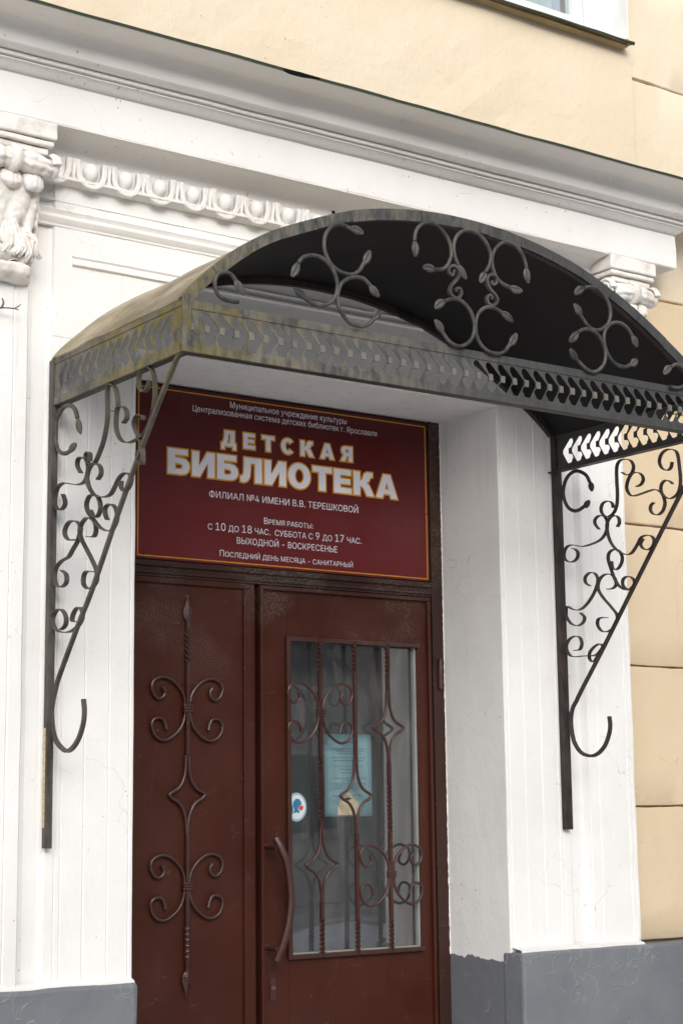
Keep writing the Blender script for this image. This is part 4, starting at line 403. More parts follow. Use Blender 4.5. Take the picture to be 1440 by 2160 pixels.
# reveal of the right jamb above the paint line gets a worn corner bead
obj('lintel', rough_box(-.297, 1.797, 0, .40, 3.08, 3.72, .004, .09, .002, 2), WHITE, B)
ch_ = [(1.7965, .40), (1.7965, .001), (1.80, .010), (1.815, .015), (1.86, .016), (1.876, .012), (1.885, -.005), (1.885, .40)]
for P in (ch_, mir(ch_)): obj('channel_moulding', wob(extrude_profile(P, 0, 0, zs=[3.0795+.6405*k/9 for k in range(10)])), WHITE, B)
pr_ = [(1.885, .40), (1.885, -.008), (1.89, -.015), (1.93, -.016), (1.934, -.012), (1.938, -.016), (2.074, -.016), (2.078, -.010), (2.084, -.016), (2.098, -.016), (2.102, -.010), (2.107, -.016), (2.116, -.015), (2.12, -.008), (2.12, .40)]
fz = [1.0+2.23*k/34 for k in range(35)]
for P, lb in ((pr_, 'right'), (mir(pr_), 'left')):
    pil = obj('pilaster', wob(extrude_profile(P, 0, 0, zs=fz), .0022), WHITE, B)
    x0, x1 = (1.885, 2.12) if lb == 'right' else (-.62, -.385)
    obj('frieze_block', rough_box(x0, x1, .001, .40, 3.23, 3.72, .003, .1, .0015, 5), WHITE, B)
# panel mouldings on the lintel: two ridges and a thin line
def ridge(x0, x1, prof, name, mat=WHITE_ORN, x_end=None, jag=.0012):
    bm = bmesh.new(); n = max(2, int((x1-x0)/.05)); rings = []
    for i in range(n+1):
        x = x0+(x1-x0)*i/n
        rings.append([bm.verts.new((x, y+noise.noise(Vector((x*11, z*7, 0)))*jag, z+noise.noise(Vector((x*6, 5, z*9)))*jag)) for y, z in prof])
    m = len(prof)
    for a, b in zip(rings, rings[1:]):
        for k in range(m): bm.faces.new((a[k], a[(k+1) % m], b[(k+1) % m], b[k]))
    bm.faces.new(rings[0]); bm.faces.new(rings[-1][::-1])
    return obj(name, bm, mat, B, True, .5)
ridge(-.372, 1.872, [(.01, 3.524), (-.003, 3.523), (-.003, 3.520), (.01, 3.519)], 'moulding_line')
ridge(-.372, 1.872, [(.01, 3.492), (-.010, 3.492), (-.012, 3.489), (-.008, 3.483), (-.004, 3.476), (-.005, 3.472), (-.014, 3.468), (-.015, 3.462), (-.010, 3.452), (-.004, 3.445), (-.003, 3.438), (.01, 3.437)], 'panel_moulding')
ridge(-.235, 1.735, [(.01, 3.352), (-.006, 3.351), (-.007, 3.348), (-.002, 3.342), (-.003, 3.334), (-.009, 3.326), (-.009, 3.320), (-.003, 3.317), (.01, 3.316)], 'panel_moulding')
# cove under the soffit and bed of the egg and dart
cove = [(.02, 3.725), (-.119, 3.725), (-.119, 3.719)] + [(-.108+.100*math.sin(a*math.pi/2/6), 3.716-.040*(1-math.cos(a*math.pi/2/6))) for a in range(7)] + [(-.008, 3.662), (-.012, 3.660), (.02, 3.660)]
ridge(-.372, 1.985, cove, 'cove_moulding')
bed = [(.02, 3.659), (-.020, 3.659), (-.021, 3.652), (-.017, 3.640), (-.019, 3.610), (-.028, 3.596), (-.040, 3.590), (-.040, 3.583), (-.022, 3.578), (-.006, 3.574), (.02, 3.573)]
ridge(-.372, 1.985, bed, 'egg_and_dart_bed')
# one egg, one cup round it and one dart; the rest share the meshes
def egg_mesh():
    bm = bmesh.new(); bmesh.ops.create_uvsphere(bm, u_segments=14, v_segments=10, radius=1)
    for v in bm.verts:
        z = v.co.z; k = 1+.14*z
        v.co = Vector((v.co.x*.0255*k, v.co.y*.024, z*.031))
    return bm
def cup_mesh():
    bm = bmesh.new(); P = []
    for k in range(17):
        a = math.pi*(1.0+k/16.0); P.append(Vector((.045*math.cos(a)*(1.0+.02*math.sin(3*a)), 0, .047*math.sin(a)*1.0)))
    P = [Vector((-.047, 0, .036)), Vector((-.047, 0, .018))]+P+[Vector((.047, 0, .018)), Vector((.047, 0, .036))]
    P = catmull(P, 2)
    prof = [(.007*math.cos(a)+.001, .0075*math.sin(a)) for a in [2*math.pi*i/8 for i in range(8)]]
    prof = [(-.008, -.009), (.006, -.009), (.010, -.005), (.006, -.0005), (.010, .004), (.006, .008), (-.008, .009)]
    sweep(bm, P, (0, -1, 0), prof)
    for v in bm.verts: v.co += Vector((noise.noise(v.co*60), noise.noise(v.co*50), noise.noise(v.co*55+Vector((3, 3, 3)))))*.0022
    return bm
def dart_mesh():
    bm = bmesh.new(); P = [(-.010, .036, 0), (.010, .036, 0), (.0095, -.004, 0), (.003, -.038, 0), (-.003, -.038, 0), (-.0095, -.004, 0)]
    f = [bm.verts.new((x*.55, -.016+.006*(z < 0), z)) for x, z, _ in P]; b = [bm.verts.new((x, .006, z)) for x, z, _ in P]
    bm.faces.new(f)
    for k in range(6): bm.faces.new((f[k], f[(k+1) % 6], b[(k+1) % 6], b[k]))
    return bm
def shared(bm, name, smooth=True):
    bmesh.ops.recalc_face_normals(bm, faces=bm.faces)
    for f in bm.faces: f.smooth = smooth
    me = bpy.data.meshes.new(name); bm.to_mesh(me); bm.free(); me.materials.append(WHITE_ORN); return me
em, cm, dm = shared(egg_mesh(), 'egg'), shared(cup_mesh(), 'egg_cup'), shared(dart_mesh(), 'dart', False)
for k in range(17):
    x = -.187+.1248*k
    for nm, me, dx, y, z in (('egg', em, 0, -.028, 3.622), ('egg_cup', cm, 0, -.030, 3.621), ('dart', dm, .0624, -.026, 3.619)):
        o = bpy.data.objects.new(nm, me); COL.objects.link(o); o.parent = B; o.location = (x+dx+random.uniform(-.001, .001), y, z)
        o.rotation_euler = (random.uniform(-.05, .05), random.uniform(-.06, .06), random.uniform(-.04, .04)); s = random.uniform(.96, 1.04); o.scale = (s, 1, s)
o = bpy.data.objects.new('dart', dm); COL.objects.link(o); o.parent = B; o.location = (-.2494, -.026, 3.619)
o = bpy.data.objects.new('egg_cup', cm); COL.objects.link(o); o.parent = B; o.location = (-.312, -.030, 3.621)
# small black hole in the cove
bm = bmesh.new(); bmesh.ops.create_circle(bm, cap_ends=True, radius=.008, segments=10, matrix=Matrix.Translation((.765, -.0155, 3.680)) @ Matrix.Rotation(R(78), 4, 'X'))
# (sits on the cove face)
obj('anchor_hole', bm, BLACK, B)

# entablature: fascia and cornice swept along the front, mitred round the right end and back to the wall
XE = 2.35
def entab(prof, name, mats, xl=-3.0, jag=.0015, closed=True, mi=None):
    """prof: (out, z) with out = distance in front of the wall"""
    bm = bmesh.new(); rings = []; n = 110
    for i in range(n+1):
        x = xl+(XE-.12-xl)*i/n
        rings.append([bm.verts.new((x, -p+noise.noise(Vector((x*7, z*5, 1)))*jag, z+noise.noise(Vector((x*4, 2, z*6)))*jag)) for p, z in prof])
    rings.append([bm.verts.new((max(XE-.119, XE+(p-.12)), -p, z)) for p, z in prof])
    rings.append([bm.verts.new((max(XE-.119, XE+(p-.12)), .3+.001*(p > 0), z)) for p, z in prof])
    m = len(prof)
    for a, b in zip(rings, rings[1:]):
        for k in range(m if closed else m-1):
            f = bm.faces.new((a[k], a[(k+1) % m], b[(k+1) % m], b[k]))
            if mi: f.material_index = mi[k]
    bm.faces.new(rings[0]); bm.faces.new(rings[-1][::-1])
    return obj(name, bm, mats, B, True, .45)
fascia = [(-.30, 3.722), (.117, 3.721), (.120, 3.725), (.121, 3.79), (.119, 3.853), (-.30, 3.853)]
entab(fascia, 'fascia', WHITE)
cor = [(-.30, 3.8535), (.112, 3.8535), (.114, 3.858), (.124, 3.860), (.131, 3.864), (.140, 3.872), (.150, 3.879), (.156, 3.881), (.1565, 3.8845), (.150, 3.886), (.150, 3.8885), (.167, 3.890), (.168, 3.900), (.158, 3.902), (.157, 3.904),
       (.172, 3.9035), (.184, 3.9045), (.196, 3.908), (.203, 3.914), (.207, 3.926), (.209, 3.940), (.211, 3.953), (.215, 3.965), (.222, 3.974), (.233, 3.980), (.245, 3.982), (.252, 3.981), (.28, 3.982), (.338, 3.984), (.338, 3.993), (-.30, 3.993)]
cornice = entab(cor, 'cornice', WHITE_ORN)
fl = [(.3395, 3.986), (.3420, 3.985), (.3430, 3.994), (.0, 4.055), (-.05, 4.055), (-.05, 4.050), (0, 4.050), (.3395, 3.9915)]
entab(fl, 'flashing', GREEN, jag=.003)
# torn place in the cornice edge
bm = bmesh.new(); path = [Vector((x, -.3445+.002*math.sin(x*60), z)) for x, z in [(.34, 3.986), (.365, 3.984), (.40, 3.984), (.43, 3.986), (.48, 3.988)]]
sweep(bm, catmull(path, 4), (0, -1, 0), rect(.004, .006), scale=[(1, .15+1.0*math.sin(math.pi*min(1, (k+.5)/17))) for k in range(17)])
obj('torn_edge', bm, BLACK, B)
for (x, z, s) in ((1.52, 3.945, .013), (1.54, 3.939, .010), (1.505, 3.953, .007)):
    bm = bmesh.new(); bmesh.ops.create_icosphere(bm, subdivisions=2, radius=s)
    for v in bm.verts: v.co += v.co.normalized()*noise.noise(v.co*120)*s*.6; v.co.y *= .5
    bmesh.ops.translate(bm, verts=bm.verts, vec=(x, -.205-(z-3.945)*.8, z)); obj('plaster_lump', bm, WHITE_ORN, B)

# capitals -------------------------------------------------------------
def relief(nu, nv, fn):
    bm = bmesh.new(); g = [[bm.verts.new(fn(i/nu, j/nv)) for j in range(nv+1)] for i in range(nu+1)]
    for i in range(nu):
        for j in range(nv): bm.faces.new((g[i][j], g[i+1][j], g[i+1][j+1], g[i][j+1]))
    return bm
def capital(cx, hw, seed):
    root = obj('capital', rough_box(cx-hw, cx+hw, -.128, .02, 3.664, 3.7195, .006, .035, .004, seed), CAPM, B)
    def part(name, bm, sm=True, a=.9):
        return obj(name, bm, CAPM, root, sm, a)
    # abacus mouldings below the slab
    def ring(o, z0, z1, name):
        bm = rough_box(cx-hw+.128-o, cx+hw-.128+o, -o, .02, z0, z1, .005, .03, .004, seed+3); part(name, bm)
    ring(.121, 3.643, 3.661, 'abacus_moulding'); ring(.108, 3.618, 3.640, 'abacus_moulding')
    # bundle of rods tied by a strap
    L = hw-.015
    def bundle(u, v):
        x = -L+2*L*u; th = v*2*math.pi
        tie = math.exp(-(x/.022)**2)
        r = .034*(1-.28*tie*0+.10*math.cos(x/L*2.4)) * (1-.20*math.exp(-((abs(x)-.03)/.012)**2))
        r *= 1+.16*(abs(math.sin(th*4.5+math.sin(x*26)*.5))**.6-.5)*(1-tie)
        r *= 1-.10*abs(x/L)**3
        p = Vector((cx+x, -.092-.012*math.cos(x/L*1.5)-r*1.15*math.cos(th), 3.584+r*math.sin(th)-.008*(x/L)**2))
        return p+Vector((noise.noise(p*45), noise.noise(p*41), noise.noise(p*47)))*.004
    part('rod_bundle', relief(70, 44, bundle))
    def strap(u, v):
        a = u*2*math.pi; t = v*2*math.pi
        r = .041+.008*math.cos(t)
        p = Vector((cx+.015*math.sin(t)*1.1, -.096-r*1.15*math.cos(a), 3.584+r*math.sin(a)))
        return p+Vector((noise.noise(p*45), noise.noise(p*41), noise.noise(p*47)))*.003
    part('strap', relief(28, 10, strap))
    for s in (-1, 1):     # volutes curling forward at both ends
        P = []
        for k in range(40):
            a = k/39*2.3*2*math.pi; r = .040*(1-k/39*.82)
            P.append(Vector((cx+s*(hw-.004), -.092-r*math.cos(a)*1.05, 3.584+r*math.sin(a))))
        bm = bmesh.new(); sweep(bm, P, (1, 0, 0), circ(.016, 8, .0085)); 
        for v in bm.verts: v.co += Vector((noise.noise(v.co*45), noise.noise(v.co*41), noise.noise(v.co*47)))*.003
        part('volute', bm)
    # scalloped lip of the leaf
    def lip(u, v):
        x = -(hw-.03)+2*(hw-.03)*u; lobes = abs(math.sin((x/(hw-.03)*1.5+.5)*math.pi))**.6
        prof = [(-.060, .058), (-.085, .048), (-.108, .034), (-.121, .012), (-.120, -.010+.012*(1-lobes)), (-.106, -.022+.020*(1-lobes)), (-.085, -.016+.014*(1-lobes)), (-.06, .0)]
        t = v*(len(prof)-1); i = min(int(t), len(prof)-2); f = t-i
        y = prof[i][0]*(1-f)+prof[i+1][0]*f; z = prof[i][1]*(1-f)+prof[i+1][1]*f
        y = y*(.80+.20*lobes)+.02*(x/hw)**4-.004*abs(math.sin(x*190))**.6*v*(1-v)*3
        p = Vector((cx+x, y, 3.515+z)); return p+Vector((noise.noise(p*38), noise.noise(p*36), noise.noise(p*47)))*.004
    part('leaf_lip', relief(66, 22, lip))
    # ribbed bell of the leaf, widening upwards, with eyelets and a frayed foot
    def bell(u, v):
        a = (u-.5)*2; z = 3.268+(3.530-3.268)*v
        half = .098+.020*v+.012*math.sin(v*math.pi*1.0)
        depth = .052+.040*v**1.6+.028*math.exp(-((v-.16)/.15)**2)
        ang = a*math.pi/2*1.0
        x = half*math.copysign(abs(math.sin(ang))**.75, a); y = -depth*max(0, math.cos(ang))**.42
        fan = a*(1.25-.55*v); ribs = math.cos(fan*math.pi*4.5)
        saw = abs(math.sin(fan*math.pi*3.5+.35*math.sin(v*5)))**.55
        d = .013*(saw-.5)*(.5+.5*v)+.010*math.exp(-(a/.20)**2)*(.4+.6*v)
        low = max(0, 1-v/.62)
        d += .012*low*(abs(math.sin(abs(a)*8-v*19))**.6-.5)
        for ex, ev in ((-.22, .50), (.22, .50), (-.62, .46), (.62, .46), (-.40, .24), (.40, .24)):
            d -= .030*math.exp(-((a-ex)/.055)**2-((v-ev)/.045)**2)
        y -= d
        p = Vector((cx+x, y, z)); p.z += .010*math.sin(a*11)*max(0, 1-v*6)
        return p+Vector((noise.noise(p*60), noise.noise(p*64), noise.noise(p*70)))*.003
    part('acanthus_leaf', relief(96, 80, bell))
    for k in range(11):    # curled leaflets round the foot
        a = -1+2*k/10; bx = cx+a*.092
        w1, w2, w3 = (noise.noise(Vector((k*3.7+seed, q_, 0)))*.02 for q_ in (1.5, 4.5, 8.5)); P = [Vector((bx-.03*a+w1, -.060-.02*(1-a*a), 3.40-.03*abs(a)+w2)), Vector((bx+.002*a, -.073-.02*(1-a*a), 3.35+w2)), Vector((bx+.010*a+w1, -.080-.018*(1-a*a), 3.312+w3)), Vector((bx+.020*a+w2, -.070-.016*(1-a*a), 3.284+w3))]
        P = catmull(P, 5); n = len(P)
        bm = bmesh.new(); sweep(bm, P, (0, -1, 0), [(-.004, -.0125), (.002, -.009), (.003, -.005), (-.001, 0), (.003, .005), (.002, .009), (-.004, .0125)], scale=[(1, .25+.9*math.sin(math.pi*min(.97, (q+2)/(n+2)))) for q in range(n)])
        for v in bm.verts: v.co += Vector((noise.noise(v.co*50), noise.noise(v.co*45), noise.noise(v.co*47)))*.005
        part('leaflet', bm)
    def neck(u, v):
        a = (u-.5)*2; P = [(.055, .052), (.078, .050), (.082, .040), (.078, .022), (.064, .010), (.050, .004), (.020, .0)]
        t = v*(len(P)-1); i = min(int(t), len(P)-2); f = t-i; d = P[i][0]*(1-f)+P[i+1][0]*f; z = P[i][1]*(1-f)+P[i+1][1]*f
        W = .112-.10*(.082-d)*.9; q = abs(a)**6
        p = Vector((cx+a*W, -d*(1-q)+.01*q, 3.219+z)); return p+Vector((noise.noise(p*42), noise.noise(p*44), noise.noise(p*40)))*.004
    part('necking', relief(60, 18, neck))
    return root
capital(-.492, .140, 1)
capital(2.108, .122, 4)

# yellow walls ---------------------------------------------------------
def course(x0, x1, z0, z1, y0, name, mat, seed, step=.05):
    bm = bmesh.new(); n = max(2, int((x1-x0)/step)); mz = max(1, int((z1-z0)/.12)); gz = []
    rows = []
    for i in range(n+1):
        x = x0+(x1-x0)*i/n
        jt = noise.noise(Vector((x*9, z1, seed)))*.003+.0028*noise.noise(Vector((x*40, z1, seed))); jb = noise.noise(Vector((x*9, z0, seed+5)))*.003
        col = [bm.verts.new((x, y0+.03, z0+jb)), bm.verts.new((x, y0+.004, z0+jb))]
        for k in range(mz+1):
            z = z0+jb+.004+(z1-z0-.008-jb+jt)*k/mz
            col.append(bm.verts.new((x, y0+noise.noise(Vector((x*3, z*3, seed)))*.003, z)))
        col += [bm.verts.new((x, y0+.004, z1+jt)), bm.verts.new((x, y0+.03, z1+jt))]
        rows.append(col)
    for a, b in zip(rows, rows[1:]):
        for k in range(len(a)-1): bm.faces.new((a[k], a[k+1], b[k+1], b[k]))
    for c in (rows[0], rows[-1]):
        try: bm.faces.new(c)
        except ValueError: pass
    return obj(name, bm, mat, B, True, .7)
obj('backing_wall', bbox(2.121, 5.2, .045, .40, 0, 4.2), YELLOW, B); obj('backing_wall', bbox(2.2695, 5.2, .045, .40, 4.2, 6.6), YELLOW, B)
obj('backing_wall', bbox(-3.0, -.621, .045, .40, 0, 3.73), YELLOW, B)
jz = [1.13, 1.624, 2.154, 2.703, 3.17, 3.633, 4.09, 4.550, 5.02, 5.5, 6.0, 6.6]
for i, (a, b) in enumerate(zip(jz, jz[1:])):
    course(2.119 if b < 4 else 2.272, 5.2, a+.004, b-.004, .015, 'rusticated_block', YELLOW if a < 3.6 else YELLOW_SKYLIT, i)
for i, (a, b) in enumerate(zip(jz[:5], jz[1:6])):
    course(-3.0, -.619, a+.004, b-.004, .015, 'rusticated_block', YELLOW, i+20)
# upper wall round the window
X0, X1, Z0, Z1 = .75, 2.258, 4.70, 6.25
obj('upper_wall', rough_box(-3.0, 2.268, -.002, .40, 3.73, Z0, .003, .16, .006, 8), YELLOW_SKYLIT, B)
obj('upper_wall', rough_box(-3.0, X0, -.002, .40, Z0+.0005, 6.6, .002, .2, .003, 9), YELLOW_SKYLIT, B)
obj('upper_wall', rough_box(X0, 2.268, -.002, .40, Z1, 6.6, .002, .2, .003, 10), YELLOW_SKYLIT, B)
obj('upper_wall', rough_box(X1, 2.268, -.002, .40, Z0+.0005, Z1, .002, .2, .001, 11), YELLOW_SKYLIT, B)
win = obj('window', bbox(X1-.10, X1-.0, .14, .22, Z0+.01, Z1, .004), WINW, B)
obj('reveal_lining', bbox(X1-.006, X1-.0005, .0, .14, Z0+.012, Z1-.001), WINW, win)
obj('frame', bbox(X0, X0+.08, .14, .22, Z0+.01, Z1, .004), WINW, win)
obj('frame', bbox(X0+.08, X1-.10, .141, .219, Z0+.01, Z0+.08, .004), WINW, win)
obj('mullion', bbox(1.46, 1.54, .142, .218, Z0+.08, Z1, .004), WINW, win)
obj('sash', bbox(X1-.155, X1-.101, .155, .205, Z0+.081, Z1, .006), WINW, win)
obj('sash', bbox(1.541, 1.59, .155, .205, Z0+.081, Z1, .006), WINW, win)
obj('sash', bbox(1.59, X1-.155, .156, .204, Z0+.081, Z0+.13, .006), WINW, win)
obj('pane', bbox(1.58, X1-.15, .178, .184, Z0+.12, Z1), GLASS_UP, win)
obj('pane', bbox(X0+.08, 1.46, .178, .184, Z0+.08, Z1), GLASS_UP, win)
bm = bmesh.new(); n = 60; pa = []
for i in range(n+1):
    x = X0+.05+(X1-.2-X0)*i/n; y = .27+.012*math.sin(i*1.9)
    pa.append((bm.verts.new((x, y, Z0+.02)), bm.verts.new((x, y, Z1))))
for a, b in zip(pa, pa[1:]): bm.faces.new((a[0], b[0], b[1], a[1]))
obj('curtain', bm, CURT, win, True, 2)
bm = bmesh.new()
pf = [(.145, 4.712), (-.062, 4.664), (-.064, 4.656), (-.060, 4.654), (-.056, 4.657), (-.004, 4.662), (-.004, 4.690), (.14, 4.700)]
rg = [[bm.verts.new((x, y+random.uniform(-.002, .002)*(y < -.05), z+random.uniform(-.002, .002))) for y, z in pf] for x in [X0-.06+(X1-.03-X0+.06)*k/16 for k in range(17)]]
for a, b in zip(rg, rg[1:]):
    for k in range(8):
        f = bm.faces.new((a[k], a[(k+1) % 8], b[(k+1) % 8], b[k])); f.material_index = 1 if k in (3, 4) else 0
bm.faces.new(rg[0]); bm.faces.new(rg[-1][::-1]); obj('window_sill', bm, [GREEN, TAN], win)
obj('sill_board', bbox(X0-.05, X1-.05, -.046, -.009, 4.646, 4.655, .002), TAN, win)

# plinth
obj('plinth', rough_box(1.4965, 5.2, -.066, .044, 0, 1.124, .010, .06, .004, 12), GREY, B)
obj('plinth', rough_box(-3.0, .0035, -.034, .044, 0, 1.118, .016, .06, .004, 13), GREY, B)
for x0, x1, y in ((1.504, 2.10, -.054), (-.62, -.006, -.028)):   # white paint slopped onto the top ledge of the plinth
    bm = bmesh.new(); n = 60; rr = []
    for i in range(n+1):
        x = x0+(x1-x0)*i/n; h = .006+.006*noise.noise(Vector((x*14, 0, 4)))+.004*noise.noise(Vector((x*50, 0, 4)))
        top = 1.128 if x0 > 0 else 1.118
        rr.append([bm.verts.new((x, y-.0, top-.010-h)), bm.verts.new((x, y+.004, top+.003)), bm.verts.new((x, .004, top+.012)), bm.verts.new((x, .01, top-.02))])
    for a, b in zip(rr, rr[1:]):
        for k in range(3): bm.faces.new((a[k], a[k+1], b[k+1], b[k]))
    obj('ledge_paint', bm, WHITE_ORN, B)
obj('threshold', bbox(.0, 1.5, -.25, .345, -.02, .11, .01), GREY, B)

# ================================================================ HALL BEHIND THE DOOR
hall = thing('entrance_hall', 'dim grey hall seen through the door glass', 'room', (.75, 2, 0))
obj('hall_wall', bbox(-.4, 1.95, 3.2, 3.3, 0, 3.2), HALL, hall); obj('hall_wall', bbox(-.5, -.4, .41, 3.3, 0, 3.2), HALL, hall)
obj('hall_wall', bbox(1.95, 2.05, .41, 3.3, 0, 3.2), HALL, hall); obj('hall_floor', bbox(-.4, 1.95, .41, 3.2, -.02, .0), HALL, hall)
obj('hall_ceiling', bbox(-.5, 2.05, .41, 3.3, 3.2, 3.25), HALL, hall)
obj('inner_door_frame', bbox(.78, .84, 1.2, 1.3, 0, 2.9), WINW, hall); obj('inner_door_frame', bbox(1.7, 1.76, 1.2, 1.3, 0, 2.9), WINW, hall)
settle(hall)
CU = thing('added_curtain', 'grey net curtain added behind the door glass to lift its dark tone', 'curtain', (1.08, .5, .6))  # curtain added so the dark parts of the glass turn an even grey
bm = bmesh.new(); rows = []
for i in range(121):
    x = .70+.78*i/120; col_ = []
    for j in range(13):
        z = .6+1.75*j/12; y = .53+.007*math.sin(x*47+2.0*math.sin(z*1.3))+.012*math.sin(x*19+z*.9)+.01*noise.noise(Vector((x*6, z*2, 0)))
        col_.append(bm.verts.new((x, y, z)))
    rows.append(col_)
for a, b in zip(rows, rows[1:]):
    for j in range(12): bm.faces.new((a[j], b[j], b[j+1], a[j+1]))
obj('net', bm, plain('added_grey_net', (.075, .080, .083), .9), CU, True, 3); settle(CU)

# ================================================================ DOOR
DR = thing('entrance_door', 'brown painted metal double door with iron scrollwork and one glazed leaf', 'door', (.75, .34, .11))
def bx(name, x0, x1, y0, y1, z0, z1, mat=BROWN, bev=.003, parent=None):
    return obj(name, bbox(x0, x1, y0, y1, z0, z1, bev), mat, parent or DR)
# surround
bx('frame', 1.447, 1.5, .338, .40, .11, 3.08, BROWN_DK); bx('frame', 0, .02, .338, .40, .11, 3.08, BROWN_DK)
bx('header', .02, 1.447, .3385, .40, 2.405, 2.462, BROWN_DK)
bx('header_rib', .02, 1.447, .328, .338, 2.440, 2.458, BROWN_DK, .004); bx('header_rib', .02, 1.447, .331, .338, 2.414, 2.426, BROWN_DK, .004)
bx('backing_panel', .02, 1.447, .350, .40, 2.462, 3.079, BROWN_DK)
# ragged white paint over the frame edge
bm = bmesh.new(); n = 260; rr = []
for i in range(n+1):
    z = 1.10+1.98*i/n; wdt = .0035+.0025*noise.noise(Vector((z*40, 3, 0)))+.003*noise.noise(Vector((z*150, 3, 0)))
    rr.append([bm.verts.new((1.4995-max(.0005, wdt), .3365, z)), bm.verts.new((1.4995, .3355, z))])
for a, b in zip(rr, rr[1:]): bm.faces.new((a[0], a[1], b[1], b[0]))
obj('paint_edge', bm, WHITE_ORN, B)
# fixed leaf
fl_ = obj('fixed_leaf', bbox(.02, .626, .348, .39, .112, 2.404, .002), BROWN, DR)
bx('leaf_frame', .02, .636, .336, .3475, 2.384, 2.404, BROWN, .004, fl_); bx('leaf_frame', .614, .636, .3362, .3475, .112, 2.3835, BROWN, .004, fl_)
bx('astragal', .638, .660, .342, .39, .112, 2.403, BROWN, .003, fl_)
bx('gap_shadow', .660, .678, .366, .39, .112, 2.404, BROWN_DK, 0)
# opening leaf: panel round the glass
lf = obj('glazed_leaf', bbox(.684, .800, .346, .392, .112, 2.400, .002), BROWN, DR)
bx('leaf_panel', 1.374, 1.440, .346, .392, .112, 2.400, BROWN, .0, lf); bx('leaf_panel', .800, 1.374, .346, .392, 2.214, 2.400, BROWN, .0, lf); bx('leaf_panel', .800, 1.374, .346, .392, .112, 1.130, BROWN, .0, lf)
bx('leaf_frame', .679, .692, .330, .345, .112, 2.402, BROWN, .004, lf); bx('leaf_frame', .692, 1.434, .3305, .345, 2.388, 2.402, BROWN, .004, lf); bx('leaf_frame', 1.420, 1.434, .3308, .345, .112, 2.3875, BROWN, .004, lf)
bx('grille_frame', .788, .804, .328, .345, 1.118, 2.227, BROWN_IRON, .003, lf); bx('grille_frame', .804, 1.378, .3283, .345, 2.212, 2.2267, BROWN_IRON, .003, lf)
bx('grille_frame', .804, 1.378, .3283, .345, 1.118, 1.1335, BROWN_IRON, .003, lf)
bx('glass_bead', 1.362, 1.3735, .350, .366, 1.131, 2.213, plain('grey_bead', (.22, .24, .22), .4), .001, lf)
bx('glass_bead', .801, 1.362, .350, .366, 1.131, 1.137, plain('pale_putty', (.30, .30, .26), .6), .001, lf)
obj('pane', bbox(.800, 1.3745, .3665, .3725, 1.128, 2.216), GLASS, lf)
# dirty weld bumps along the stile
for z in (2.10, 1.86, 1.62, 1.40, 1.18, .95):
    bm = bmesh.new(); bmesh.ops.create_icosphere(bm, subdivisions=1, radius=.0032, matrix=Matrix.Translation((1.4455+random.uniform(-.003, .003), .3375, z+random.uniform(-.03, .03)))); obj('screw', bm, BROWN_IRON, DR, True)
for z in (2.235, 2.03, 1.73, 1.42, 1.20):
    bm = bmesh.new(); bmesh.ops.create_icosphere(bm, subdivisions=1, radius=.003, matrix=Matrix.Translation((.6125, .3475, z))); obj('weld_spot', bm, BROWN_IRON, fl_, True)
hg = bx('hinge', 1.462, 1.474, .322, .340, 2.066, 2.172, BROWN_IRON, .005, lf)
bm = bmesh.new(); sweep(bm, [Vector((1.470, .325, z)) for z in (2.060, 2.064, 2.115, 2.117, 2.172, 2.178)], (0, 1, 0), circ(.0085, 10), scale=[.5, 1, 1, 1, 1, .5]); obj('hinge_pin', bm, BROWN_IRON, lf, True)

def twisted(bm, x, y, z0, z1, half, turns):
    n = max(8, int(abs(turns)*16)); P = [Vector((x, y, z0+(z1-z0)*k/n)) for k in range(n+1)]
    sweep(bm, P, (0, -1, 0), rect(half, half), twist=[turns*2*math.pi*k/n for k in range(n+1)])
def straight(bm, x, y, z0, z1, half): sweep(bm, [Vector((x, y, z0)), Vector((x, y, z1))], (0, -1, 0), rect(half, half))
def c_scroll(parent, x, y, z, s=1.0, sgn=1, fl=1, name='c_scroll'):
    P = [Vector((x+sgn*a*s, y, z+fl*b*s)) for a, b in D['DC']]; P = catmull(P, 4)
    bm = bmesh.new(); n = len(P)
    sweep(bm, P, (0, -1, 0), circ(.0052, 8), scale=[1+.35*math.exp(-min(k, n-1-k)/3) for k in range(n)]); obj(name, bm, BROWN_IRON, parent, True)
def clamp(parent, x, y, z):
    bm = bmesh.new()
    for dz in (-.009, 0, .009): 
        b2 = bbox(x-.0185, x+.0185, y-.010, y+.006, z+dz-.0038, z+dz+.0038, .003)
        me = bpy.data.meshes.new('t'); b2.to_mesh(me); bm.from_mesh(me); bpy.data.meshes.remove(me); b2.free()
    obj('collar', bm, BROWN_IRON, parent, True, .8)
def diamond(parent, x, y, z, s=1.0):
    for sg in (-1, 1):
        P = catmull([Vector((x+sg*(-a)*s*-1 if sg == 1 else x-a*s*-1*1, y, z+b*s)) for a, b in D['DD']], 4) if False else catmull([Vector((x+sg*abs(a)*s, y, z+b*s)) for a, b in D['DD']], 4)
        bm = bmesh.new(); sweep(bm, P, (0, -1, 0), circ(.0055, 8)); obj('diamond_bar', bm, BROWN_IRON, parent, True)
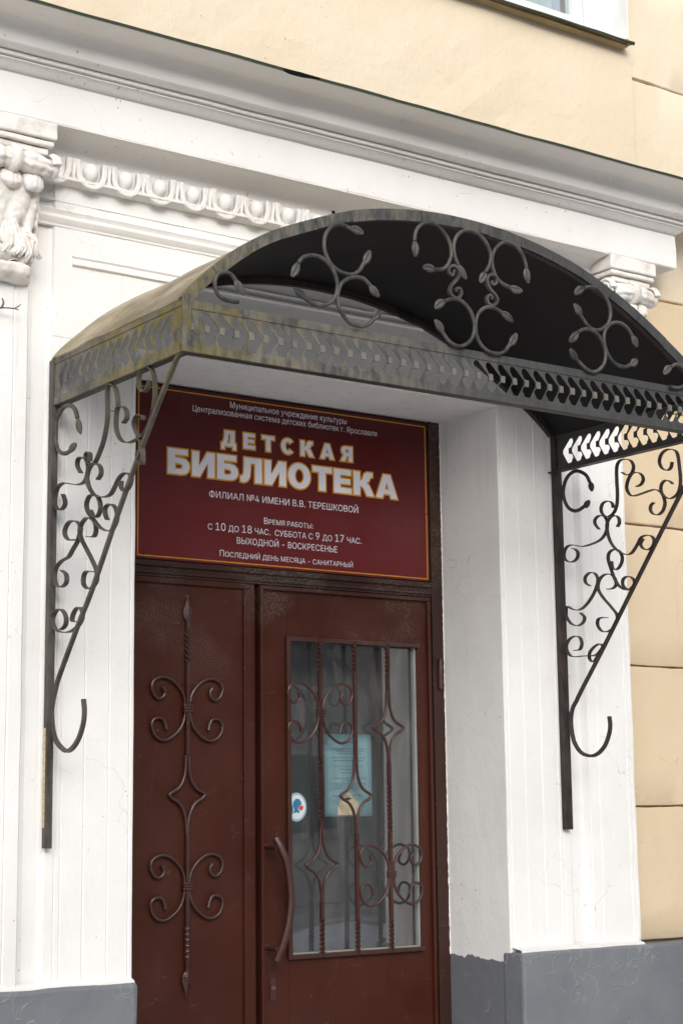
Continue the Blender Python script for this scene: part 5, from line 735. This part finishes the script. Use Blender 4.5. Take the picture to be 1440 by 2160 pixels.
# ornament welded on the fixed leaf
X, Y = .388, .336
bm = bmesh.new()
for a, b in ((1.81, 2.118), (1.247, 1.545)): straight(bm, X, Y, a, b, .0065)
twisted(bm, X, Y, 2.118, 2.232, .0068, 1.6); twisted(bm, X, Y, 1.137, 1.247, .0068, -1.5); straight(bm, X, Y, 2.232, 2.262, .006); straight(bm, X, Y, 1.103, 1.137, .006)
obj('ornament_bar', bm, BROWN_IRON, fl_)
for z0, d in ((2.256, 1), (1.106, -1)):
    P = [Vector((X, Y, z0+d*q)) for q in (0, .008, .018, .030, .045, .060, .078, .094)]
    bm = bmesh.new(); sweep(bm, P, (0, -1, 0), [(-.004, -.5), (.6, 0), (-.004, .5), (-.6, 0)], scale=[(.012, .012), (.012, .018), (.013, .030), (.014, .036), (.013, .030), (.010, .018), (.007, .010), (.002, .002)])
    obj('spear_tip', bm, BROWN_IRON, fl_, True, .4)
for z in (1.964, 1.3766):
    for sg in (1, -1): c_scroll(fl_, X, Y, z, 1, sg)
    clamp(fl_, X, Y, z)
diamond(fl_, X, Y, 1.675)
# grille in front of the glass
GY = .3335
def bar(x, segs, name='grille_bar'):
    bm = bmesh.new()
    for kind, a, b in segs:
        if kind == 's': straight(bm, x, GY, a, b, .0062)
        else: twisted(bm, x, GY, a, b, .0068, (b-a)/.062)
    return obj(name, bm, BROWN_IRON, lf)
bar(.929, [('t', 2.113, 2.225), ('s', 1.807, 2.113), ('t', 1.585, 1.807), ('s', 1.562, 1.585), ('s', 1.246, 1.308), ('t', 1.121, 1.246)]); diamond(lf, .931, GY, 1.432, .97)
bar(1.081, [('t', 2.110, 2.223), ('s', 1.80, 2.110), ('s', 1.234, 1.542), ('t', 1.120, 1.234)]); diamond(lf, 1.081, GY, 1.670, .98)
bar(1.230, [('t', 2.110, 2.224), ('s', 2.045, 2.110), ('s', 1.716, 1.793), ('t', 1.545, 1.716), ('s', 1.2335, 1.545), ('t', 1.120, 1.2335)]); diamond(lf, 1.230, GY, 1.914, .98)
for x, z in ((.929, 1.9625), (1.231, 1.392)):
    for sg in (1, -1): c_scroll(lf, x, GY-.003, z, 1.0, sg)
    clamp(lf, x, GY-.002, z)
# handle, lock
hp = catmull([Vector(p) for p in [(.706, .285, 1.528), (.719, .272, 1.495), (.737, .262, 1.44), (.748, .259, 1.37), (.750, .259, 1.31), (.742, .262, 1.245), (.726, .270, 1.18), (.708, .285, 1.122)]], 6)
hp = [p+Vector((0, .0, 0)) for p in hp]
bm = bmesh.new(); sweep(bm, hp, (0, -1, 0), circ(.0135, 12)); hd = obj('handle', bm, BROWN_IRON, lf, True, .9)
for z, x in ((1.497, .714), (1.160, .716)):
    bm = bmesh.new(); sweep(bm, [Vector((x-.010, y, z)) for y in (.346, .341, .340, .300, .275)], (1, 0, 0), circ(.0085, 10), scale=[1.7, 1.7, 1, 1, 1]); obj('handle_post', bm, BROWN_IRON, hd, True, .6)
bm = bmesh.new(); ol = [(.729+.0125*math.cos(a), 1.024+(.026 if math.sin(a) > 0 else -.026)+.0125*math.sin(a)) for a in [2*math.pi*k/20 for k in range(20)]]
plate(bm, [ol], lambda u, v, w_: (u, .3455-.004+w_, v), .004); lk = obj('lock_plate', bm, BROWN_IRON, lf)
bm = bmesh.new(); bmesh.ops.create_cone(bm, cap_ends=True, segments=14, radius1=.009, radius2=.0085, depth=.008, matrix=Matrix.Translation((.729, .3395, 1.026)) @ Matrix.Rotation(R(90), 4, 'X')); obj('keyhole_boss', bm, STEEL, lk, True, .5)
obj('keyhole', bbox(.7255, .7325, .3345, .336, 1.021, 1.0235), BLACK, lk)
settle(DR)

# paper notice and sticker on the inside of the glass
PN = thing('paper_notice', 'pale blue printed sheet behind the door glass, between the first and second grille bars', 'notice', (1.077, .375, 1.599))
bm = bmesh.new(); nn = 8; rows = []
for i in range(nn+1):
    rows.append([bm.verts.new((.973+.209*i/nn, .3742+.003*math.sin(i/nn*3.1)*math.sin(j/nn*2), 1.599+.292*j/nn)) for j in range(nn+1)])
for i in range(nn):
    for j in range(nn): bm.faces.new((rows[i][j], rows[i+1][j], rows[i+1][j+1], rows[i][j+1]))
bmesh.ops.solidify(bm, geom=bm.faces[:], thickness=.0004)
obj('sheet', bm, PAPER, PN, True, 2)
bm = bmesh.new(); rnd = random.Random(3)
for z, a, b, hh in [(1.862, .35, .72, .0032), (1.838, .18, .85, .0022), (1.830, .25, .8, .0022), (1.822, .3, .75, .0022), (1.806, .14, .86, .0022), (1.796, .2, .8, .003), (1.776, .2, .8, .0022), (1.765, .3, .65, .0026), (1.753, .3, .78, .0022),
                    (1.734, .2, .85, .0022), (1.727, .4, .6, .0022), (1.716, .12, .85, .0018), (1.710, .12, .85, .0018), (1.704, .12, .8, .0018), (1.697, .12, .85, .0018), (1.672, .16, .80, .003)]:
    x = .973+.209*a
    while x < .973+.209*b:
        wd = rnd.uniform(.004, .013); box(bm, x, x+wd, .3734, .3737, z-hh*.5, z+hh*.5); x += wd+.0022
for v in bm.verts: v.co.y -= 0.0003
o = obj('print_lines', bm, INK, PN); o['kind'] = 'stuff'
bm = bmesh.new(); arch = [(1.03, 1.604), (1.03, 1.632)]+[(1.075+.045*math.cos(a), 1.632+.034*math.sin(a)) for a in [math.pi-math.pi*k/10 for k in range(11)]]+[(1.12, 1.604)]  # cream reflections in the glass, painted as flat shapes on the sheet
plate(bm, [arch], lambda u, v, w_: (u, .3732+w_, v), .0002)
bm2 = bmesh.new(); lo = [(1.05, 1.665), (1.075, 1.69), (1.10, 1.665), (1.075, 1.655)]; plate(bm, [lo], lambda u, v, w_: (u, .3732+w_, v), .0002); bm2.free()
obj('cream_reflection', bm, CREAM, PN); settle(PN)

SK = thing('round_sticker', 'round sticker with a blue head in red mask on the door glass', 'sticker', (.849, .365, 1.632))
def disc(cx, cz, r, y, mat, name, n=40, inner=None, sx=1):
    bm = bmesh.new(); L = [[(cx+sx*r*math.cos(2*math.pi*k/n), cz+r*math.sin(2*math.pi*k/n)) for k in range(n)]]
    if inner: L.append([(cx+sx*inner*math.cos(2*math.pi*k/n), cz+inner*math.sin(2*math.pi*k/n)) for k in range(n)])
    plate(bm, L, lambda u, v, w_: (u, y+w_, v), .0002); return obj(name, bm, mat, SK)
cx, cz = .8475, 1.633
disc(cx, cz, .050, .3660, ST_RING, 'ring', sx=.85); disc(cx, cz, .0425, .3655, ST_W, 'face', sx=.85)
def poly(P, y, mat, name):
    bm = bmesh.new(); plate(bm, [[(cx+a*.001, cz+b*.001) for a, b in P]], lambda u, v, w_: (u, y+w_, v), .0002); return obj(name, bm, mat, SK)
poly([(-14, -22), (-10, -8), (-16, 2), (-14, 18), (-2, 29), (10, 28), (19, 19), (21, 8), (10, 4), (6, -8), (12, -14), (10, -22), (0, -18)], .3650, ST_B, 'head')
poly([(-30, -30), (-27, -8), (-27, 12), (-20, 17), (-17, 2), (-14, -10), (-17, -24)], .3650, ST_B, 'hair')
poly([(10, 4), (27, 5), (28, -2), (24, -10), (14, -12), (9, -5)], .3645, ST_R, 'mask')
settle(SK)

# ================================================================ SIGN
SG = thing('library_sign', 'wide maroon library sign with Russian lettering and a thin amber border above the door', 'sign', (.81, .335, 2.458))
SGY = .334
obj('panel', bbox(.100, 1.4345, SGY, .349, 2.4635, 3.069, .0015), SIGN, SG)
pl = lambda dy: (lambda u, v, w_: (u, SGY-dy+w_, v))
bm = bmesh.new(); BX0, BX1, BZ0, BZ1, q = .190, 1.4265, 2.4712, 3.0575, .0036
plate(bm, [[(BX0, BZ0), (BX1, BZ0), (BX1, BZ1), (BX0, BZ1)], [(BX0+q, BZ0+q), (BX1-q, BZ0+q), (BX1-q, BZ1-q), (BX0+q, BZ1-q)]], pl(.0008), .0004); obj('border', bm, SIGN_Y, SG)
for x, z in ((1.426, 2.72), (.215, 2.476), (.82, 2.4675), (1.428, 3.06)):
    bm = bmesh.new(); bmesh.ops.create_icosphere(bm, subdivisions=1, radius=.0028, matrix=Matrix.Translation((x, SGY-.001, z))); obj('rivet', bm, BLACK, SG)
def fill(bm, loops, fn):
    """non-zero winding fill by thin horizontal bands (glyph outlines overlap themselves)"""
    E_ = [(L[i], L[(i+1) % len(L)]) for L in loops for i in range(len(L)) if L[i][1] != L[(i+1) % len(L)][1]]
    ys = sorted({round(p[1], 6) for L in loops for p in L}); cuts = [ys[0]]
    for y in ys[1:]:
        if y-cuts[-1] > 1e-5: cuts.append(y)
    for ya, yb in zip(cuts, cuts[1:]):
        ym = (ya+yb)/2; hits = []
        for (xa_, y0_), (xb_, y1_) in E_:
            if (y0_ <= ym) != (y1_ <= ym):
                f = lambda y: xa_+(y-y0_)*(xb_-xa_)/(y1_-y0_)
                hits.append((f(ym), f(ya), f(yb), 1 if y1_ > y0_ else -1))
        hits.sort(); w_ = 0
        for h in hits:
            if w_ == 0: st = h
            w_ += h[3]
            if w_ == 0:
                q = [fn(st[1], ya, 0), fn(h[1], ya, 0), fn(h[2], yb, 0), fn(st[2], yb, 0)]
                try: bm.faces.new([bm.verts.new(p) for p in q])
                except ValueError: pass
def line(txt, x0, x1, z, cap, name='lettering', caps_first=1.0):
    """txt may mark small capitals with lower case drawn at 0.78; x-width is fitted"""
    W = 0; items = []
    for ch, s in txt:
        g_ = G[ch]; items.append((ch, s, W)); W += g_[0]*s
    k = (x1-x0)/W; bm = bmesh.new(); sz = cap/727.0
    capu = 509.0 # cap height of the baked glyphs
    for ch, s, off in items:
        L = G[ch][1]
        if not L: continue
        loops = [[(x0+(off+l[i]*s)*k, z+l[i+1]*s*cap/capu) for i in range(0, len(l), 2)] for l in L]
        fill(bm, loops, pl(.0008))
    return obj(name, bm, SIGN_W, SG)
def norm(t): return [(c, 1.0) for c in t]
def smallcaps(t, s=.8):
    out = []; new = True
    for c in t:
        if c.isdigit(): out.append((c, 1.0)); continue
        big = c.isupper() and c.upper() == c
        out.append((c.upper(), 1.0 if big else s))
    return out
line(norm('Муниципальное учреждение культуры'), .554, 1.062, 3.0225, .0225)
line(norm('Централизованная система детских библиотек г. Ярославля'), .402, 1.200, 2.9925, .0218)
line(norm('ФИЛИАЛ №4 ИМЕНИ В.В. ТЕРЕШКОВОЙ'), .469, 1.110, 2.6955, .0235)
line(smallcaps('Время работы:'), .694, .908, 2.6205, .0225)
line(smallcaps('с 10 до 18 час.  суббота с 9 до 17 час.'), .464, 1.122, 2.5815, .0265)
line(norm('ВЫХОДНОЙ - ВОСКРЕСЕНЬЕ'), .581, 1.013, 2.5415, .0225)
line(smallcaps('Последний день месяца - санитарный'), .511, 1.083, 2.4915, .0225)
def ell(cx_, cy_, rx, ry, a0=0, a1=360, n=26): return [(cx_+rx*math.cos(R(a0+(a1-a0)*k/n)), cy_+ry*math.sin(R(a0+(a1-a0)*k/n))) for k in range(n if a1-a0 == 360 else n+1)]
BL = {
 'Д': (1.02, [[(0,-.20),(0,.20),(.09,.20),(.19,.45),(.23,1),(.90,1),(.90,.20),(1.0,.20),(1.0,-.20),(.79,-.20),(.79,0),(.21,0),(.21,-.20)], [(.36,.20),(.60,.20),(.60,.79),(.48,.79),(.46,.5)]]),
 'Е': (.80, [[(0,0),(0,1),(.78,1),(.78,.78),(.29,.78),(.29,.61),(.74,.61),(.74,.40),(.29,.40),(.29,.22),(.80,.22),(.80,0)]]),
 'Т': (.86, [[(.285,0),(.285,.77),(0,.77),(0,1),(.86,1),(.86,.77),(.575,.77),(.575,0)]]),
 'С': (.88, [ell(.46,.5,.46,.52,42,318)+ell(.46,.5,.18,.30,318,42,16)]),
 'К': (.95, [[(0,0),(0,1),(.29,1),(.29,.62),(.37,.64),(.43,.72),(.50,.92),(.62,1),(.88,1),(.88,.82),(.78,.80),(.70,.62),(.60,.54),(.72,.45),(.95,0),(.62,0),(.46,.32),(.37,.38),(.29,.38),(.29,0)]]),
 'А': (1.0, [[(0,0),(.34,1),(.67,1),(1,0),(.70,0),(.65,.17),(.35,.17),(.30,0)], [(.41,.37),(.59,.37),(.50,.70)]]),
 'Я': (.88, [[(.88,0),(.88,1),(.40,1),(.22,.97),(.09,.87),(.05,.71),(.09,.55),(.19,.45),(.26,.42),(.18,.36),(0,0),(.32,0),(.44,.28),(.52,.38),(.59,.38),(.59,0)], [(.59,.80),(.59,.58),(.44,.58),(.36,.62),(.34,.69),(.37,.77),(.44,.80)]]),
 'Б': (.88, [[(0,0),(0,1),(.80,1),(.80,.78),(.29,.78),(.29,.65),(.54,.65),(.72,.61),(.84,.49),(.88,.33),(.84,.16),(.72,.04),(.54,0)], [(.29,.43),(.29,.20),(.49,.20),(.57,.24),(.60,.315),(.57,.39),(.49,.43)]]),
 'И': (.93, [[(0,0),(0,1),(.28,1),(.28,.42),(.62,1),(.93,1),(.93,0),(.65,0),(.65,.58),(.31,0)]]),
 'Л': (.93, [[(0,0),(0,.22),(.08,.24),(.13,.34),(.15,.6),(.16,1),(.91,1),(.91,0),(.62,0),(.62,.78),(.43,.78),(.42,.5),(.38,.2),(.29,.05),(.15,-.02)]]),
 'О': (.98, [ell(.49,.5,.49,.53), ell(.49,.5,.20,.31)])}
def offset(L, d, sx):
    A = sum(L[i][0]*L[(i+1) % len(L)][1]-L[(i+1) % len(L)][0]*L[i][1] for i in range(len(L)))
    if A < 0: L = L[::-1]
    out = []
    for i in range(len(L)):
        p, c, n_ = Vector(L[i-1]), Vector(L[i]), Vector(L[(i+1) % len(L)])
        e1, e2 = (c-p).normalized(), (n_-c).normalized(); n1, n2 = Vector((e1.y, -e1.x)), Vector((e2.y, -e2.x)); m = (n1+n2)
        m = m/max(.45, m.length_squared/2) if m.length > 1e-6 else n1
        out.append(tuple(c+m*d))
    return out
def bold(txt, x0, x1, z, h, gap, ol, name):
    tot = sum(BL[c][0] for c in txt)+gap*(len(txt)-1); k = (x1-x0)/tot; x = x0
    for c in txt:
        bw, by = bmesh.new(), bmesh.new(); w_, L = BL[c]; P = [[(x+u*k, z+v*h) for u, v in l] for l in L]
        plate(by, [offset(P[0], ol, 1)]+[offset(l, -ol, 1) for l in P[1:]], pl(.0008), 0); plate(bw, P, pl(.0016), 0); x += (w_+gap)*k
        le = obj('letter', bw, SIGN_W, SG); obj('outline', by, SIGN_Y, le)
bold('ДЕТСКАЯ', .520, 1.084, 2.8835, .0555, .50, .0052, 'heading')
bold('БИБЛИОТЕКА', .306, 1.288, 2.7635, .0875, .105, .0055, 'heading')
settle(SG)

# ================================================================ CANOPY
CN = thing('door_canopy', 'arched metal canopy with pierced edging and iron scroll brackets over the door', 'canopy', (.735, 0, 2.85))
XL, XR, PY = -.297, 1.768, -.80
arc = catmull([Vector((x, z)) for x, z in [(-.300, 3.004), (-.285, 3.024), (-.25, 3.062), (-.151, 3.150), (-.063, 3.212), (.032, 3.262), (.232, 3.343), (.377, 3.382), (.52, 3.404), (.655, 3.412), (.80, 3.409), (.918, 3.397), (1.055, 3.372), (1.194, 3.334), (1.353, 3.268), (1.482, 3.200), (1.639, 3.102), (1.720, 3.042), (1.770, 2.996)]], 5)
bm = bmesh.new(); ny = 14; T = []; U = []
for i, p in enumerate(arc):
    q0 = arc[max(0, i-1)]; q1 = arc[min(len(arc)-1, i+1)]; nrm = Vector((-(q1-q0).y, (q1-q0).x)).normalized()
    tr, un = [], []
    for j in range(ny+1):
        y = PY-.004+(0.798)*j/ny; dz = .006*noise.noise(Vector((p.x*5, y*6, 2)))*min(1, 3*j/ny)
        tr.append(bm.verts.new((p.x+nrm.x*dz, y, p.y+.002+dz))); un.append(bm.verts.new((p.x-nrm.x*.004, y, p.y-.003-nrm.y*.001+dz)))
    T.append(tr); U.append(un)
for i in range(len(arc)-1):
    for j in range(ny):
        bm.faces.new((T[i][j], T[i+1][j], T[i+1][j+1], T[i][j+1])).material_index = 0
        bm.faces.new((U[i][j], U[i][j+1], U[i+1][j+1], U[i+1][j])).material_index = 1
    bm.faces.new((T[i][0], U[i][0], U[i+1][0], T[i+1][0])); bm.faces.new((T[i][ny], T[i+1][ny], U[i+1][ny], U[i][ny]))
for k in (0, -1):
    for j in range(ny): bm.faces.new((T[k][j], T[k][j+1], U[k][j+1], U[k][j]))
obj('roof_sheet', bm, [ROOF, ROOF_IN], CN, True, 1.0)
# front rim: short bent tabs, one after the other
L = [0]
for a, b in zip(arc, arc[1:]): L.append(L[-1]+(b-a).length)
tot = L[-1]; ntab = 17
def at(s):
    s = max(0, min(tot-1e-6, s))
    for i in range(len(L)-1):
        if L[i+1] > s: return arc[i].lerp(arc[i+1], (s-L[i])/(L[i+1]-L[i]))
for k in range(ntab):
    s0, s1 = tot*k/ntab+.0008, tot*(k+1)/ntab-.0008; bm = bmesh.new(); r0 = None
    out = random.uniform(0, .002); wd = .028+random.uniform(-.002, .002)
    for m in range(5):
        s = s0+(s1-s0)*m/4; p = at(s); t = (at(s+.005)-at(s-.005)).normalized(); n_ = Vector((-t.y, t.x))
        ring = [bm.verts.new((p.x+n_.x*a, y-out, p.y+n_.y*a)) for a, y in ((.0035, PY-.0052), (-wd, PY-.0058), (-wd, PY-.0078), (.0052, PY-.0085), (.0052, PY+.02), (.0035, PY+.02))]
        if r0:
            for q_ in range(6): bm.faces.new((r0[q_], r0[(q_+1) % 6], ring[(q_+1) % 6], ring[q_]))
        else: bm.faces.new(ring)
        r0 = ring
    bm.faces.new(r0[::-1]); obj('rim_tab', bm, METAL, CN)
# arch tubes: one behind the rim, one on the wall
for y, nm in ((PY+.012, 'arch_tube'), (-.015, 'arch_tube')):
    P = [Vector((p.x, y, p.y-.016)) for p in arc[2:-2]]
    bm = bmesh.new(); sweep(bm, P, (0, -1, 0), rect(.010, .010)); obj(nm, bm, METAL_DK, CN)
# pierced edging
HOLE = [(.04, 1), (.30, .99), (1.03, .62), (1.10, .57), (1.11, .44), (.60, .02), (.42, 0), (.16, .03), (.10, .12), (-.02, .19), (.00, .29), (.14, .36), (.46, .385), (.46, .615), (.16, .645), (.08, .72), (-.03, .80), (-.06, .91)]
def valance(name, fn, length, n, p, s_off, parent):
    """fn(s, z, w): s runs along the strip; holes point towards +s"""
    zb, zt = 2.8805, 2.9725; bm = bmesh.new()
    outer = [(0, 2.862), (length, 2.862), (length, 2.992), (0, 2.992)]
    H = []
    for k in range(n):
        h_ = [(s_off+(k+u)*p, zb+(zt-zb)*v) for u, v in HOLE]
        if min(u for u, v in h_) > .012 and max(u for u, v in h_) < length-.010: H.append(h_)
    plate(bm, [outer]+H, fn, .0018); o = obj(name, bm, METAL, parent)
    return o
valance('pierced_edging', lambda s, z, w_: (XL+s, PY-.003+w_, z), XR-XL, 43, .0484, .008, CN)
valance('pierced_edging', lambda s, z, w_: (XL-.003+w_, PY+s, z), .795, 16, .0484, .012, CN)
valance('pierced_edging', lambda s, z, w_: (XR+.003-w_, PY+s, z), .795, 16, .0484, .012, CN)
# little folded square tabs in the holes: lighter ends bent forward
tb = bmesh.new(); box(tb, -.0078, .0074, -.0018, 0, -.0100, .0105); mt = bpy.data.meshes.new('edging_tab'); tb.to_mesh(mt); tb.free()
TABM = plain('dusty_zinc', (.125, .12, .102), .65, bump=1); mt.materials.append(TABM)
for k in range(42):
    o = bpy.data.objects.new('edging_tab', mt); COL.objects.link(o); o.parent = CN
    o.location = (XL+.008+(k+.31)*.0484, PY-.0045, 2.884+.082*.50); o.rotation_euler = (random.uniform(-.04, .04), random.uniform(-.05, .05), random.uniform(-.25, -.05))
def rail(name, p0, p1, w_, h_, mat=METAL):
    x0, x1 = sorted((p0[0], p1[0])); y0, y1 = sorted((p0[1], p1[1])); z = p0[2]
    obj(name, bbox(x0-w_*(x0 == x1), x1+w_*(x0 == x1), y0-w_*(y0 == y1), y1+w_*(y0 == y1), z-h_, z+h_, .0015), mat, CN)
rail('bottom_rail', (XL-.006, PY-.001, 2.866), (XR+.006, PY-.001, 2.866), .0045, .0125)
rail('top_rail', (XL-.006, PY-.001, 2.989), (XR+.006, PY-.001, 2.989), .0045, .0125)
obj('rail_flange', bbox(XL, XR, PY+.004, PY+.030, 2.8535, 2.857), METAL_DK, CN)
for x in (XL-.001, XR+.001):
    rail('bottom_rail', (x, PY+.006, 2.866), (x, -.002, 2.866), .0045, .0125)
    rail('top_rail', (x, PY+.006, 2.991), (x, -.002, 2.991), .0045, .0080)
    s = 1 if x < 0 else -1
    a, b = sorted((x+s*.006, x+s*.03)); obj('rail_flange', bbox(a, b, PY+.031, -.002, 2.8535, 2.857), METAL_DK, CN)
    obj('corner_angle', bbox(x-.008, x+.020 if s > 0 else x+.008, PY-.0085, PY-.0052, 2.8525, 3.008, .0008), METAL, CN)
# posts on the wall
for x, zb in ((XL, 1.516), (XR, 1.543)):
    m_ = METAL_BR_L if x < 0 else METAL_DK
    po = obj('post', bbox(x-.011, x+.011 if x < 0 else x+.020, -.026, -.002, zb, 2.998, .0015), m_, CN)
    if x < 0:
        bm = bmesh.new()
        for k in range(14):
            z0 = zb+.06+.021*k; box(bm, x-.0118-.002*random.random(), x-.0112, -.018, -.006, z0, z0+.02)
        obj('scraped_paint', bm, plain('bare_wood_filler', (.55, .42, .25), .8), po)
def bud(parent, base, tip, N, mat, L0=.0):
    """forged bud: flattened leaf with a midrib and a small hooked tip"""
    N = Vector(N); d = tip-base; l = d.length; d.normalize(); B_ = N.cross(d)
    bend = random.choice((-1, 1))*.05
    P = [base+d*l*t+B_*(bend*l*math.sin(t*math.pi)) for t in [k/12 for k in range(13)]]
    wv = [.0070, .0090, .0120, .0142, .0156, .0162, .0162, .0156, .0146, .0130, .0108, .0080, .0058]
    prof = [(-.55, 0), (-.40, -.75), (0, -1.0), (.45, -.75), (.50, -.35), (.22, -.08), (.22, .08), (.50, .35), (.45, .75), (0, 1.0), (-.40, .75)]
    bm = bmesh.new(); sweep(bm, P, N, prof, scale=[(a*.75, a*.85) for a in wv]); return obj('bud', bm, mat, parent, True, 1.1)
def c_ring(pts, mk, N, r, mat, tips=(True, True), name='ring_scroll'):
    P = [mk(a, b) for a, b in pts]
    body = P[1:] if tips[0] else P; body = body[:-1] if tips[1] else body
    path = catmull(body, 6); bm = bmesh.new(); sweep(bm, path, N, circ(r, 10), scale=[1+.07*noise.noise(q*38) for q in path]); o = obj(name, bm, mat, CN, True, .9)
    if tips[0]: bud(o, body[0], P[0], N, mat)
    if tips[1]: bud(o, body[-1], P[-1], N, mat)
    return o
mkF = lambda a, b: Vector((a, -.8145, b))
for i, pts in enumerate(D['FC']):
    c_ring(pts, mkF, (0, -1, 0), .0062, METAL_ARCH, (True, i not in (11, 12)))
for pts in D['FS']:
    path = catmull([mkF(a, b) for a, b in pts], 4); n = len(path); bm = bmesh.new()
    sweep(bm, path, (0, -1, 0), rect(.0062, .0042), scale=[.6+.4*math.sin(math.pi*k/(n-1))**.4 for k in range(n)]); obj('s_scroll', bm, METAL_ARCH, CN, True, .7)
for (x, key, mat) in ((XL, 'L', METAL_BR_L), (XR, 'R', METAL_DK)):
    mk = lambda a, b, x=x: Vector((x+.004, a, b))
    c_ring(D[key+'C'], mk, (1, 0, 0), .0068, mat)
    path = catmull([mk(a, b) for a, b in D[key+'D']], 6); bm = bmesh.new(); sweep(bm, path, (1, 0, 0), rect(.0060, .0052)); obj('brace_bar', bm, mat, CN, True, .9)
    for pts in D[key+'R']:
        path = catmull([mk(a, b) for a, b in pts], 5); bm = bmesh.new(); sweep(bm, path, (1, 0, 0), rect(.0078, .0014)); obj('ribbon_scroll', bm, mat, CN, True, .9)
settle(CN)
# debris at the foot of the roof sheet and a twig caught in the wall
TW = thing('dried_twig', 'small dry twig sticking out of the white wall below the left capital', 'twig', (-.50, -.02, 3.12))
bm = bmesh.new()
for P, r in (([(-.56, -.02, 3.10), (-.52, -.035, 3.118), (-.49, -.05, 3.128), (-.455, -.055, 3.130), (-.44, -.058, 3.127)], .0034), ([(-.492, -.05, 3.128), (-.488, -.052, 3.143), (-.492, -.052, 3.157)], .0042), ([(-.455, -.055, 3.130), (-.440, -.058, 3.139), (-.434, -.058, 3.146)], .0022)):
    Q = catmull([Vector(p) for p in P], 4); sweep(bm, Q, (0, -1, 0), circ(r, 6), scale=[1-.5*k/(len(Q)-1) for k in range(len(Q))])
for v in bm.verts: v.co += Vector((noise.noise(v.co*200), noise.noise(v.co*210), noise.noise(v.co*190)))*.0015
obj('stem', bm, TWIG, TW, True); settle(TW)
